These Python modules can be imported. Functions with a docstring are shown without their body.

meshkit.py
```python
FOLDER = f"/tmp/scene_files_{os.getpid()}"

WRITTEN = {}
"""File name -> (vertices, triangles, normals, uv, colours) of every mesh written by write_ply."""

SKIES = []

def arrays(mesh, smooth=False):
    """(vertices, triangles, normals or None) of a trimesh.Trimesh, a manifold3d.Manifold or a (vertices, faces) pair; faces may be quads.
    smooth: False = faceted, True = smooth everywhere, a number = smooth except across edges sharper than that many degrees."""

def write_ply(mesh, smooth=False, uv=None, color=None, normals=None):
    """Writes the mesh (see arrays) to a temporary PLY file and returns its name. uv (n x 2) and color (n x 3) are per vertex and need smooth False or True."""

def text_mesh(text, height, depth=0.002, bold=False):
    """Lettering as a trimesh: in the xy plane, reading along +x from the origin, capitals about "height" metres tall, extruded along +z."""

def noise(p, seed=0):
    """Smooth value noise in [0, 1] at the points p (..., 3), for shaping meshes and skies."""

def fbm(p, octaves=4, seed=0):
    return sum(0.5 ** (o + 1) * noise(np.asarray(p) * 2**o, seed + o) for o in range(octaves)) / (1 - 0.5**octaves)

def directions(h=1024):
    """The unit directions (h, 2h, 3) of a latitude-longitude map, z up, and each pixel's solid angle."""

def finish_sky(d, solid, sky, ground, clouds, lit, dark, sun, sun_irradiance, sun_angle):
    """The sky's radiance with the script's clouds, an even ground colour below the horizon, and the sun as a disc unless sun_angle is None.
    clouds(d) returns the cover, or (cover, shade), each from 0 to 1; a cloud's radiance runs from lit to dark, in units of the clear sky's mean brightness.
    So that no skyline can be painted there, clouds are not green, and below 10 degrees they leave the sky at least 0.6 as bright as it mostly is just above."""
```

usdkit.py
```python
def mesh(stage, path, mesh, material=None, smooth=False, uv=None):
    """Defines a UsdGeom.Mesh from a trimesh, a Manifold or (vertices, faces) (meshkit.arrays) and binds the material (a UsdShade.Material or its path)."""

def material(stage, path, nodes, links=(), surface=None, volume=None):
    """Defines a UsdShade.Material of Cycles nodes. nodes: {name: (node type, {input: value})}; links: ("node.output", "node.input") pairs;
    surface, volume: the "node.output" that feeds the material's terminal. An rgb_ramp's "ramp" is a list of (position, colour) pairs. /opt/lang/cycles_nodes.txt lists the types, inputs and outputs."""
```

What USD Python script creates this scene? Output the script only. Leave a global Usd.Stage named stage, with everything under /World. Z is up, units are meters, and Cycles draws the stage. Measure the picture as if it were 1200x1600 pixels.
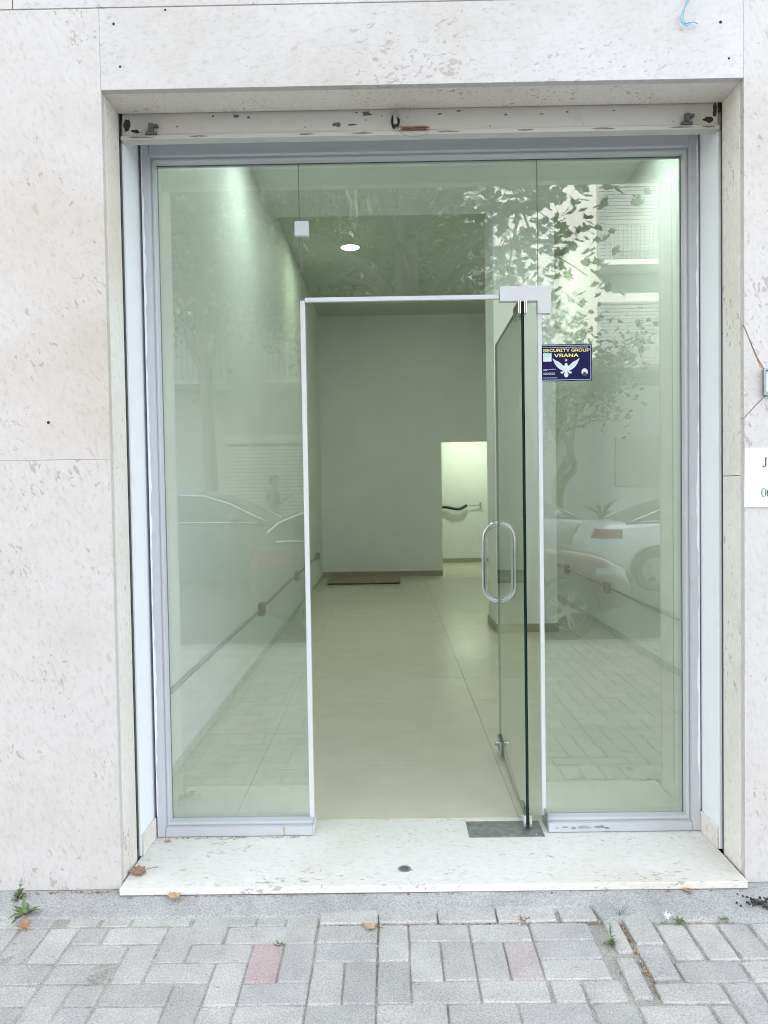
import math, random
import numpy as np
import trimesh
import manifold3d as m3
from shapely.geometry import Polygon, box as sbox, Point, LineString
from shapely import affinity, union_all
from pxr import Usd, UsdGeom, UsdLux, UsdShade, Gf, Sdf
import usdkit, meshkit

stage = Usd.Stage.CreateInMemory()
UsdGeom.SetStageUpAxis(stage, UsdGeom.Tokens.z)
UsdGeom.SetStageMetersPerUnit(stage, 1.0)
UsdGeom.Xform.Define(stage, '/World')
UsdGeom.Scope.Define(stage, '/World/Looks')
rng = random.Random(7)
nrg = np.random.default_rng(7)
PI = math.pi

# ------------------------------------------------------------------ camera
def unit(v):
    v = np.asarray(v, float)
    return v / np.linalg.norm(v)
CAM = np.array([0.0, -2.85, 1.524])
Yc = unit([8, 36, -1200.0])
Xc = np.array([1, .0154, 0.0]); Xc[2] = -(Xc[:2] @ Yc[:2]) / Yc[2]; Xc = unit(Xc)
Zc = np.cross(Xc, Yc)
cam = UsdGeom.Camera.Define(stage, '/World/camera')
R = np.stack([Xc, Yc, Zc], 1)          # world -> camera
mat = Gf.Matrix4d(1.0)
for i in range(3):
    mat.SetRow(i, Gf.Vec4d(*[float(x) for x in R[i]], 0))
mat.SetRow(3, Gf.Vec4d(*[float(x) for x in CAM], 1))
cam.AddTransformOp().Set(mat)
cam.CreateHorizontalApertureAttr(24.0)
cam.CreateVerticalApertureAttr(32.0)
cam.CreateFocalLengthAttr(24.0)
cam.CreateClippingRangeAttr(Gf.Vec2f(0.05, 500))
cam.CreateExposureAttr(3.1)

# ------------------------------------------------------------------ sky and sun
SUN = unit([-0.42, 0.78, 0.45])        # towards the sun: behind the shop, so the front lies in open shade
elev = math.asin(SUN[2]); rot = math.atan2(SUN[0], SUN[1])
sky = UsdLux.DomeLight.Define(stage, '/World/sky')
sky.GetPrim().SetCustomDataByKey('kind', 'structure')
sky_m = usdkit.material(stage, '/World/Looks/sky_air', {
    's': ('sky_texture', {'sky_type': 'single_scattering', 'sun_disc': False, 'sun_elevation': elev, 'sun_rotation': rot, 'air_density': 1.0, 'aerosol_density': 1.6}),
    'tc': ('texture_coordinate', {}), 'cn': ('noise_texture', {'scale': 2.2, 'detail': 6, 'roughness': .55}),
    'cr': ('map_range', {'from_min': .25, 'from_max': .75, 'to_min': .45, 'to_max': .85, 'clamp': True}),
    'cm': ('mix', {'color2': (5.35, 5.5, 5.75)}),
    'b': ('background_shader', {'strength': 0.07})},
    [('tc.generated', 'cn.vector'), ('cn.fac', 'cr.value'), ('cr.result', 'cm.fac'), ('s.color', 'cm.color1'), ('cm.color', 'b.color')], surface='b.background')
UsdShade.MaterialBindingAPI.Apply(sky.GetPrim()).Bind(sky_m)
sun = UsdLux.DistantLight.Define(stage, '/World/sun')
sun.CreateIntensityAttr(0.5); sun.CreateAngleAttr(0.5); sun.CreateNormalizeAttr(True)
sun.CreateColorAttr(Gf.Vec3f(1.0, 0.93, 0.82))
zb = SUN; xb = unit(np.cross([0, 0, 1], zb)); yb = np.cross(zb, xb)
sm = Gf.Matrix4d(1.0)
for i, r in enumerate((xb, yb, zb)):
    sm.SetRow(i, Gf.Vec4d(*[float(x) for x in r], 0))
sun.AddTransformOp().Set(sm)

# ------------------------------------------------------------------ materials
L = '/World/Looks/'
def plain(name, col, rough=.5, metal=0.0, spec=.5, bump=0.0, bscale=200, var=0.0, vscale=4, **kw):
    n = {'p': ('principled_bsdf', {'base_color': col, 'roughness': rough, 'metallic': metal, 'specular_ior_level': spec, **kw}), 'g': ('geometry', {})}
    l = []
    if var:
        n['v'] = ('noise_texture', {'scale': vscale, 'detail': 5, 'roughness': .6})
        n['r'] = ('rgb_ramp', {'ramp': [(.3, tuple(c * (1 - var) for c in col)), (.7, tuple(min(1, c * (1 + var)) for c in col))]})
        l += [('g.position', 'v.vector'), ('v.fac', 'r.fac'), ('r.color', 'p.base_color')]
    if bump:
        n['bn'] = ('noise_texture', {'scale': bscale, 'detail': 3}); n['b'] = ('bump', {'strength': bump, 'distance': .002})
        l += [('g.position', 'bn.vector'), ('bn.fac', 'b.height'), ('b.normal', 'p.normal')]
    return usdkit.material(stage, L + name, n, l, surface='p.BSDF')

def stone(name, base, rot=(0, 0, 0), stretch=(1, 1, 2.2), seed=0, fleck=(.34, .30, .275), amount=1.0, rough=.42):
    """Shelly limestone: cream ground, cloudy bands and short grey and tan flecks that run along the bed."""
    b = np.array(base)
    n = {'g': ('geometry', {}),
         'm0': ('mapping', {'location': (seed * 3.1, seed * 1.7, seed * .9), 'rotation': rot, 'scale': (1, 1, 1)}),
         'wn': ('noise_texture', {'scale': 22, 'detail': 3}),
         'wv': ('vector_math', {'math_type': 'scale', 'scale': .035}),
         'wa': ('vector_math', {'math_type': 'add'}),
         'm1': ('mapping', {'scale': (1 / stretch[0], 1 / stretch[1], 1 / stretch[2])}),
         'cl': ('noise_texture', {'scale': 2.3, 'detail': 6, 'roughness': .62}),
         'cr': ('rgb_ramp', {'ramp': [(.3, tuple(b * (.93, .915, .89))), (.5, tuple(b)), (.72, tuple(np.minimum(b * (1.04, 1.04, 1.05), .9)))]}),
         'fn': ('noise_texture', {'scale': 70, 'detail': 4, 'roughness': .7}),
         'fr': ('rgb_ramp', {'ramp': [(.30, (.80, .785, .76)), (.45, (1, 1, 1)), (.62, (1.05, 1.05, 1.05))]}),
         'mu': ('mix', {'mix_type': 'multiply', 'fac': .75}),
         'v1': ('noise_texture', {'scale': 64, 'detail': 3.5, 'roughness': .55, 'distortion': .6}),
         'c1': ('noise_texture', {'scale': 4, 'detail': 4}),
         'd1': ('math', {'math_type': 'multiply_add', 'value2': .55, 'value3': -.285}),
         'e1': ('math', {'math_type': 'add'}),
         'a1': ('map_range', {'from_min': .655, 'from_max': .69, 'to_min': 0, 'to_max': .68 * amount, 'clamp': True}),
         'v2': ('noise_texture', {'scale': 120, 'detail': 3, 'roughness': .6, 'distortion': .4}),
         'a2': ('map_range', {'from_min': .61, 'from_max': .72, 'to_min': 0, 'to_max': .42 * amount, 'clamp': True}),
         'v3': ('voronoi_texture', {'scale': 13, 'randomness': 1}),
         'v3t': ('map_range', {'from_min': .08, 'from_max': .15, 'to_min': 1, 'to_max': 0, 'clamp': True}),
         's3': ('separate_color', {}),
         'k3': ('map_range', {'from_min': .84, 'from_max': .9, 'to_min': 0, 'to_max': .5 * amount, 'clamp': True}),
         'a3': ('math', {'math_type': 'multiply'}),
         'x1': ('mix', {'color2': fleck}), 'x2': ('mix', {'color2': tuple(np.array(fleck) * 1.25)}),
         'x3': ('mix', {'color2': (.42, .32, .26)}),
         'st': ('noise_texture', {'scale': 1.1, 'detail': 4, 'roughness': .55}),
         'sr': ('rgb_ramp', {'ramp': [(.5, (1, 1, 1)), (.72, (.90, .845, .785))]}),
         'ms': ('mix', {'mix_type': 'multiply', 'fac': .8}),
         'h': ('math', {'math_type': 'add'}),
         'b': ('bump', {'strength': .25, 'distance': .0015, 'invert': True}),
         'p': ('principled_bsdf', {'roughness': rough, 'specular_ior_level': .4})}
    l = [('g.position', 'm0.vector'), ('m0.vector', 'wn.vector'), ('wn.color', 'wv.vector1'), ('m0.vector', 'wa.vector1'), ('wv.vector', 'wa.vector2'),
         ('wa.vector', 'm1.vector'), ('m0.vector', 'cl.vector'), ('cl.fac', 'cr.fac'), ('m1.vector', 'fn.vector'), ('fn.fac', 'fr.fac'),
         ('cr.color', 'mu.color1'), ('fr.color', 'mu.color2')]
    l += [('m1.vector', 'v1.vector'), ('m0.vector', 'c1.vector'), ('c1.fac', 'd1.value1'), ('v1.fac', 'e1.value1'), ('d1.value', 'e1.value2'), ('e1.value', 'a1.value'),
          ('a1.result', 'x1.fac'), ('m1.vector', 'v2.vector'), ('v2.fac', 'a2.value'), ('a2.result', 'x2.fac')]
    for i in '3':
        l += [('m1.vector', f'v{i}.vector'), (f'v{i}.distance', f'v{i}t.value'), (f'v{i}.color', f's{i}.color'), (f's{i}.r', f'k{i}.value'),
              (f'v{i}t.result', f'a{i}.value1'), (f'k{i}.result', f'a{i}.value2'), (f'a{i}.value', f'x{i}.fac')]
    l += [('mu.color', 'x2.color1'), ('x2.color', 'x1.color1'), ('x1.color', 'x3.color1'), ('m0.vector', 'st.vector'), ('st.fac', 'sr.fac'),
          ('x3.color', 'ms.color1'), ('sr.color', 'ms.color2'), ('ms.color', 'p.base_color'), ('a1.result', 'h.value1'), ('a2.result', 'h.value2'), ('h.value', 'b.height'), ('b.normal', 'p.normal')]
    return usdkit.material(stage, L + name, n, l, surface='p.BSDF')

CREAM = (.56, .535, .516)
M = {}
for k, (nm, ro, sd) in enumerate([('upright', (0, .5, 0), 1), ('upright_b', (0, .35, 0), 2), ('upright_c', (0, .8, 0), 5)]):
    M['stone_' + nm] = stone('limestone_' + nm, CREAM, ro, (1, 1, 2.3), sd)
M['stone_flat'] = stone('limestone_flat', (.57, .56, .555), (0, .15, 0), (2.2, 1, 1), 3, amount=.85)
M['stone_reveal_lit'] = stone('limestone_reveal_lit', (.76, .725, .675), (0, .3, 0), (1, 1, 2.5), 4)  # same stone as the facade, made paler to counter shade inside the opening
M['stone_sill'] = stone('travertine_step', (.74, .725, .70), (0, 0, 0), (2.6, 1.3, 1), 6, amount=1.0, rough=.5)

def concrete(name, col, speck=.22, scale=170, rough=.9, var=.15):
    c = np.array(col)
    n = {'g': ('geometry', {}), 'f': ('noise_texture', {'scale': scale, 'detail': 2, 'roughness': .7}),
         'fr': ('rgb_ramp', {'ramp': [(.28, tuple([1 - speck * 1.5] * 3)), (.5, (1, 1, 1)), (.72, tuple([1 + speck * 1.2] * 3))]}),
         'l': ('noise_texture', {'scale': 5, 'detail': 7, 'roughness': .7}),
         'lr': ('rgb_ramp', {'ramp': [(.3, tuple(c * (1 - var))), (.68, tuple(c * (1 + var)))]}),
         'mu': ('mix', {'mix_type': 'multiply', 'fac': 1}),
         'sp': ('voronoi_texture', {'scale': 75}), 'sm': ('map_range', {'from_min': .10, 'from_max': .22, 'to_min': .4, 'to_max': 0, 'clamp': True}),
         'x': ('mix', {'color2': (.62, .6, .58)}),
         'b': ('bump', {'strength': .6, 'distance': .002}), 'p': ('principled_bsdf', {'roughness': rough, 'specular_ior_level': .25})}
    l = [('g.position', 'f.vector'), ('g.position', 'l.vector'), ('g.position', 'sp.vector'), ('f.fac', 'fr.fac'), ('l.fac', 'lr.fac'), ('lr.color', 'mu.color1'), ('fr.color', 'mu.color2'),
         ('sp.distance', 'sm.value'), ('sm.result', 'x.fac'), ('mu.color', 'x.color1'), ('x.color', 'p.base_color'), ('f.fac', 'b.height'), ('b.normal', 'p.normal')]
    return usdkit.material(stage, L + name, n, l, surface='p.BSDF')

PAV = [concrete(f'paver_grey_{i}', c) for i, c in enumerate([(.445, .43, .415), (.47, .455, .44), (.44, .428, .425), (.50, .485, .47), (.41, .40, .392)])]
PAV_PINK = concrete('paver_pink', (.47, .385, .385))
PAV_PINK2 = concrete('paver_dull_pink', (.46, .415, .415))
M['cement'] = concrete('cement_haunch', (.40, .40, .395), speck=.25, scale=150, var=.16)
M['joint'] = concrete('joint_grit', (.37, .355, .33), speck=.4, scale=260, var=.25)
M['asphalt'] = concrete('asphalt', (.055, .055, .058), speck=.4, scale=200)
M['kerb'] = concrete('kerb_concrete', (.33, .33, .32))
M['ground'] = concrete('outer_ground', (.20, .195, .18))
M['soil'] = concrete('dark_grit', (.07, .066, .06), speck=.5)

def paint(name, col, rough=.35, dirt=(.45, .40, .33), dscale=6.0, lo=.60, hi=.74, bump=.15, damt=.6):
    n = {'g': ('geometry', {}), 'v': ('noise_texture', {'scale': dscale, 'detail': 7, 'roughness': .68}),
         'r': ('map_range', {'from_min': lo, 'from_max': hi, 'to_min': 0, 'to_max': damt, 'clamp': True}),
         'x': ('mix', {'color1': col, 'color2': dirt}), 'bn': ('noise_texture', {'scale': 45, 'detail': 3}),
         'b': ('bump', {'strength': bump, 'distance': .002}), 'p': ('principled_bsdf', {'roughness': rough, 'specular_ior_level': .45})}
    l = [('g.position', 'v.vector'), ('v.fac', 'r.value'), ('r.result', 'x.fac'), ('x.color', 'p.base_color'), ('g.position', 'bn.vector'), ('bn.fac', 'b.height'), ('b.normal', 'p.normal')]
    return usdkit.material(stage, L + name, n, l, surface='p.BSDF')

M['frame'] = paint('grey_frame_paint', (.54, .555, .58), .32, (.42, .42, .43), 5, .6, .8, .12)
M['reveal'] = paint('white_reveal_paint', (.83, .85, .865), .5, (.62, .63, .62), 3, .6, .8, .2)
M['shutter'] = paint('shutter_cream_paint', (.58, .57, .545), .45, (.36, .34, .31), 7, .60, .78, .2, .45)
M['peel'] = plain('bare_metal_patch', (.115, .12, .12), .7, var=.3, vscale=60)
M['grime'] = plain('black_grime', (.035, .032, .03), .8, var=.4, vscale=50)
M['lip_dirt'] = plain('dusty_brown_grime', (.24, .215, .18), .85, var=.4, vscale=60)
M['rust'] = plain('rusty_steel', (.22, .11, .07), .8, var=.4, vscale=90)
M['dark_gap'] = plain('dark_steel', (.06, .065, .065), .6)  # flat dark tone for guide rails, gasket and slat backing
M['white_trim'] = plain('white_edge_trim', (.66, .67, .69), .3, bump=.05, bscale=60)
M['chrome'] = plain('polished_steel', (.78, .79, .80), .12, 1.0)
M['satin'] = plain('satin_steel', (.50, .51, .51), .33, 1.0)
M['plate'] = plain('brushed_floor_plate', (.34, .345, .345), .55, .85, bump=.3, bscale=150, var=.25, vscale=30)
M['aluminium'] = plain('white_aluminium', (.80, .81, .83), .35, .25)
M['wall'] = plain('interior_wall_paint', (.86, .865, .86), .6, bump=.1, bscale=90, var=.035, vscale=1.1)
M['ceiling_bounce_lit'] = plain('front_ceiling_bounce_lit', (.86, .86, .86), .8)  # paler tone carries the daylight bounced up from the front floor
M['ceiling'] = plain('ceiling_shade_toned', (.60, .62, .55), .8)  # darker tone stands in for the dimmer light deeper in the room
M['skirt'] = plain('skirting_tile', (.40, .37, .28), .4, var=.08, vscale=8)
M['skirt_pale'] = plain('pale_skirting', (.66, .65, .60), .5, var=.06, vscale=6)
M['tile'] = [plain(f'floor_tile_{i}', c, .24, var=.05, vscale=5, spec=.5) for i, c in enumerate([(.63, .59, .49), (.64, .60, .50), (.62, .58, .48)])]
M['grout'] = plain('floor_grout', (.30, .28, .23), .8)
M['pvc'] = plain('grey_plastic_conduit', (.42, .43, .41), .4)
M['dark_plastic'] = plain('black_plastic', (.02, .02, .022), .4)
M['board'] = plain('brown_board', (.30, .255, .15), .6, var=.15, vscale=6)
M['sticker_navy'] = plain('sticker_navy', (.016, .014, .075), .5, spec=.12)
M['sticker_line'] = plain('sticker_pale_line', (.52, .56, .68), .4)
M['sticker_yellow'] = plain('sticker_yellow', (.82, .82, .22), .4)
M['sticker_white'] = plain('sticker_white', (.70, .76, .82), .4)
M['sticker_silver'] = plain('sticker_silver', (.45, .52, .62), .4)
M['sticker_green'] = plain('sticker_mint', (.42, .72, .56), .4)
M['sticker_orange'] = plain('sticker_orange', (.75, .42, .12), .4)
M['paper'] = plain('white_paper', (.74, .80, .83), .7)
M['ink'] = plain('black_ink', (.05, .055, .06), .6)
M['hole'] = plain('drill_hole_dark', (.02, .02, .02), .9)
M['blue_wire'] = plain('blue_wire_sheath', (.10, .42, .56), .4)
M['cord'] = plain('brown_cord', (.26, .15, .10), .85, var=.3, vscale=300)
M['weed'] = plain('weed_green', (.13, .20, .075), .6, var=.3, vscale=60)
M['weed_pale'] = plain('weed_grey_green', (.14, .19, .09), .6, var=.3, vscale=60)
M['dry'] = plain('dry_leaf', (.36, .22, .125), .75, var=.35, vscale=70)
M['dry2'] = plain('dry_leaf_pale', (.45, .33, .22), .75, var=.35, vscale=70)
M['dry3'] = plain('dry_leaf_dark', (.17, .10, .065), .8, var=.35, vscale=70)
M['lamp_glow'] = usdkit.material(stage, L + 'lamp_glow', {'e': ('emission', {'color': (.82, 1.0, .70), 'strength': 13.0})}, [], surface='e.emission')
M['lamp_glow_front'] = usdkit.material(stage, L + 'lamp_glow_front', {'e': ('emission', {'color': (.84, 1.0, .86), 'strength': 20.0})}, [], surface='e.emission')
M['lamp_glow_rear'] = usdkit.material(stage, L + 'lamp_glow_rear', {'e': ('emission', {'color': (.84, 1.0, .72), 'strength': 22.0})}, [], surface='e.emission')
M['lamp_off'] = plain('lamp_diffuser_off', (.60, .60, .58), .3)

def leafmat(name, col):
    return usdkit.material(stage, L + name, {
        'g': ('geometry', {}), 'w': ('noise_texture', {'scale': 1.3, 'detail': 3}), 'r': ('rgb_ramp', {'ramp': [(.3, tuple(np.array(col) * .7)), (.7, tuple(np.array(col) * 1.35))]}),
        'd': ('principled_bsdf', {'roughness': .55, 'specular_ior_level': .3}), 't': ('translucent_bsdf', {'color': tuple(np.array(col) * (1.6, 1.7, .8))}), 'm': ('mix_closure', {'fac': .35})},
        [('g.position', 'w.vector'), ('w.fac', 'r.fac'), ('r.color', 'd.base_color'), ('d.BSDF', 'm.closure1'), ('t.BSDF', 'm.closure2')], surface='m.closure')
M['leaf'] = leafmat('plane_leaf', (.07, .10, .03))
M['leaf2'] = leafmat('plane_leaf_light', (.075, .10, .032))
M['bark'] = plain('plane_bark', (.17, .145, .115), .85, bump=.6, bscale=25, var=.35, vscale=8)

def glass(name, tint, refl, dust=.026):
    """Tinted, lightly mirrored shop glass as one closed slab: reflects where the light enters, passes freely where it leaves."""
    return usdkit.material(stage, L + name, {
        'f': ('fresnel', {'IOR': 1.5}), 'k': ('math', {'math_type': 'multiply_add', 'value2': 1.35, 'value3': refl, 'use_clamp': True}),
        't': ('transparent_bsdf', {'color': tint}), 'gl': ('glossy_bsdf', {'color': (.97, 1.0, .97), 'roughness': 0.0}),
        'm': ('mix_closure', {}), 'g': ('geometry', {}), 't2': ('transparent_bsdf', {'color': (1, 1, 1)}), 'o': ('mix_closure', {}),
        'dn': ('noise_texture', {'scale': 2.6, 'detail': 6, 'roughness': .65, 'distortion': .8}), 'dr': ('map_range', {'from_min': .35, 'from_max': .75, 'to_min': dust * .3, 'to_max': dust * 1.6, 'clamp': True}),
        'sx': ('separate_xyz', {}), 'lo': ('map_range', {'from_min': .10, 'from_max': .38, 'to_min': dust * 1.6, 'to_max': 0, 'clamp': True}), 'ad': ('math', {'math_type': 'add'}),
        'df': ('diffuse_bsdf', {'color': (.72, .72, .70)}), 'md': ('mix_closure', {})},
        [('f.fac', 'k.value1'), ('k.value', 'm.fac'), ('t.BSDF', 'm.closure1'), ('gl.BSDF', 'm.closure2'), ('g.position', 'dn.vector'), ('dn.fac', 'dr.value'), ('g.position', 'sx.vector'), ('sx.z', 'lo.value'),
         ('dr.result', 'ad.value1'), ('lo.result', 'ad.value2'), ('ad.value', 'md.fac'), ('m.closure', 'md.closure1'), ('df.BSDF', 'md.closure2'),
         ('g.backfacing', 'o.fac'), ('md.closure', 'o.closure1'), ('t2.BSDF', 'o.closure2')], surface='o.closure')
M['glass'] = glass('shop_glass', (.86, .95, .905), .16)
M['door_glass'] = glass('door_glass', (.85, .93, .895), .0, .015)
M['glass_edge'] = plain('green_glass_edge', (.003, .014, .010), .2, spec=.3)
M['silicone'] = plain('glass_joint_line', (.12, .19, .15), .3)

# ------------------------------------------------------------------ scene helpers
names = {}
locs = {}
def numbered(parent, name):
    k = (parent, name); n = names.get(k, 0); names[k] = n + 1
    return f'{parent}/{name}' if n == 0 else f'{parent}/{name}_{n:03d}'
def tag(p, label=None, cat=None, group=None, kind=None):
    for k, v in (('label', label), ('category', cat), ('group', group), ('kind', kind)):
        if v: p.SetCustomDataByKey(k, v)
    return p
def thing(name, loc, label=None, cat=None, group=None, kind=None):
    path = numbered('/World', name)
    x = UsdGeom.Xform.Define(stage, path); x.AddTranslateOp().Set(Gf.Vec3d(*[float(c) for c in loc]))
    locs[path] = np.array(loc, float)
    return tag(x.GetPrim(), label, cat, group, kind)
def arr(mesh):
    if hasattr(mesh, 'to_mesh'):
        q = mesh.to_mesh(); return trimesh.Trimesh(np.array(q.vert_properties[:, :3]), np.array(q.tri_verts), process=False)
    if isinstance(mesh, list): return trimesh.util.concatenate([arr(m) for m in mesh])
    if isinstance(mesh, tuple): 
        v, f, _ = meshkit.arrays(mesh); return trimesh.Trimesh(v, f, process=False)
    return mesh
def obj(name, mesh, mat_, parent=None, smooth=False, label=None, cat=None, group=None, kind=None):
    pp = str(parent.GetPath()) if parent is not None else '/World'
    path = numbered(pp, name)
    m = arr(mesh).copy()
    off = locs.get(pp, np.zeros(3)); m.vertices = np.asarray(m.vertices) - off
    if parent is None:
        c = np.array([*m.bounds.mean(0)[:2], m.bounds[0][2]]); m.vertices = m.vertices - c
    g = usdkit.mesh(stage, path, m, M[mat_] if isinstance(mat_, str) else mat_, smooth=smooth)
    if parent is None: g.AddTranslateOp().Set(Gf.Vec3d(*[float(q) for q in c])); off = c
    locs[path] = off
    return tag(g.GetPrim(), label, cat, group, kind)

def bx(x0, x1, y0, y1, z0, z1):
    b = trimesh.creation.box((abs(x1 - x0), abs(y1 - y0), abs(z1 - z0))); b.apply_translation(((x0 + x1) / 2, (y0 + y1) / 2, (z0 + z1) / 2)); return b
def rb(x0, x1, y0, y1, z0, z1, r=.003, seg=8):
    """A box with rounded edges."""
    s = m3.Manifold.sphere(r, seg)
    return m3.Manifold.batch_hull([s.translate((x, y, z)) for x in (x0 + r, x1 - r) for y in (y0 + r, y1 - r) for z in (z0 + r, z1 - r)])
def cyl(p, q, r, n=16, r2=None):
    p, q = np.array(p, float), np.array(q, float); d = q - p; h = np.linalg.norm(d)
    c = m3.Manifold.cylinder(h, r, r if r2 is None else r2, n); c = arr(c)
    c.apply_transform(trimesh.geometry.align_vectors([0, 0, 1], d / h)); c.apply_translation(p); return c
def tube(pts, r, n=8, closed=False):
    pts = np.array(pts, float); N = len(pts); r = np.broadcast_to(r, N)
    t = np.gradient(pts, axis=0)
    if closed: t = np.roll(pts, -1, 0) - np.roll(pts, 1, 0)
    t /= np.maximum(np.linalg.norm(t, axis=1, keepdims=True), 1e-9)
    a = np.cross(t[0], [0.3, 0.5, .81]); a /= np.linalg.norm(a); V = []
    for i in range(N):
        a = a - t[i] * (a @ t[i]); a /= np.linalg.norm(a); b = np.cross(t[i], a)
        for k in range(n):
            th = 2 * PI * k / n; V.append(pts[i] + r[i] * (math.cos(th) * a + math.sin(th) * b))
    F = []
    for i in range(N if closed else N - 1):
        j = (i + 1) % N
        for k in range(n):
            F.append((i * n + k, i * n + (k + 1) % n, j * n + (k + 1) % n, j * n + k))
    m = trimesh.Trimesh(np.array(V), np.array([t_ for f in F for t_ in ((f[0], f[1], f[2]), (f[0], f[2], f[3]))]), process=False)
    if not closed:
        ends = [[0, k + 1, k] for k in range(1, n - 1)] + [[(N - 1) * n, (N - 1) * n + k, (N - 1) * n + k + 1] for k in range(1, n - 1)]
        m = trimesh.Trimesh(m.vertices, np.vstack([m.faces, ends]), process=False)
    return m
def spline(P, n=24):
    from scipy.interpolate import CubicSpline
    P = np.array(P, float); t = np.r_[0, np.cumsum(np.linalg.norm(np.diff(P, axis=0), axis=1))]
    return CubicSpline(t, P)(np.linspace(0, t[-1], n))
def plate(poly, y, d):
    """A shapely polygon in (x, z) as a plate whose front faces the street: front at y, depth d behind it."""
    out = []
    for g in getattr(poly, 'geoms', [poly]):
        if g.is_empty or g.area < 1e-9: continue
        e = trimesh.creation.extrude_polygon(g, d, engine='earcut')
        v = e.vertices; e = trimesh.Trimesh(np.c_[v[:, 0], y + v[:, 2], v[:, 1]], e.faces[:, ::-1], process=False); out.append(e)
    return trimesh.util.concatenate(out)
def slab(poly, z, d):
    out = []
    for g in getattr(poly, 'geoms', [poly]):
        if g.is_empty: continue
        e = trimesh.creation.extrude_polygon(g, d, engine='earcut'); e.apply_translation((0, 0, z)); out.append(e)
    return trimesh.util.concatenate(out)
def bevel_plate(poly, y, d, c=.002):
    """Cladding slab with a chamfered front arris."""
    inner = poly.buffer(-c, join_style=2)
    a = plate(poly, y + c, d - c)
    # front chamfer: hull-free ring between the outline and its inset
    po, pi = np.array(poly.exterior.coords)[:-1], np.array(inner.exterior.coords)[:-1]
    if len(po) != len(pi): return a
    if Polygon(po).exterior.is_ccw != Polygon(pi).exterior.is_ccw: pi = pi[::-1]
    k = np.argmin(((pi - po[0]) ** 2).sum(1)); pi = np.roll(pi, -k, 0)
    f = plate(inner, y, .0004)
    n = len(po); V = np.vstack([np.c_[po[:, 0], np.full(n, y + c), po[:, 1]], np.c_[pi[:, 0], np.full(n, y), pi[:, 1]]])
    F = []
    for i in range(n):
        j = (i + 1) % n; F += [(i, j, n + j), (i, n + j, n + i)]
    F = np.array(F)
    if not Polygon(po).exterior.is_ccw: F = F[:, ::-1]
    return trimesh.util.concatenate([a, trimesh.Trimesh(V, F, process=False), f])
def blob(x, z, r, n=14, seed=0, sx=1, sz=1, amp=.35):
    g = random.Random(seed); return Polygon([(x + sx * r * (1 + amp * (g.random() * 2 - 1)) * math.cos(2 * PI * k / n), z + sz * r * (1 + amp * (g.random() * 2 - 1)) * math.sin(2 * PI * k / n)) for k in range(n)]).buffer(0)
def text(s, h, x, z, y, width=None, bold=True):
    t = meshkit.text_mesh(s, h, .0004, bold=bold); b = t.bounds; v = t.vertices.copy()
    v[:, 0] -= b[0][0]
    if width: v[:, 0] *= width / (b[1][0] - b[0][0])
    return trimesh.Trimesh(np.c_[v[:, 0] + x, y - v[:, 2], v[:, 1] + z], t.faces, process=False)

ZS = .055        # top of the doorstep and shop floor
OX0, OX1, OZ = -1.032, 1.312, 3.0     # masonry opening

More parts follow.
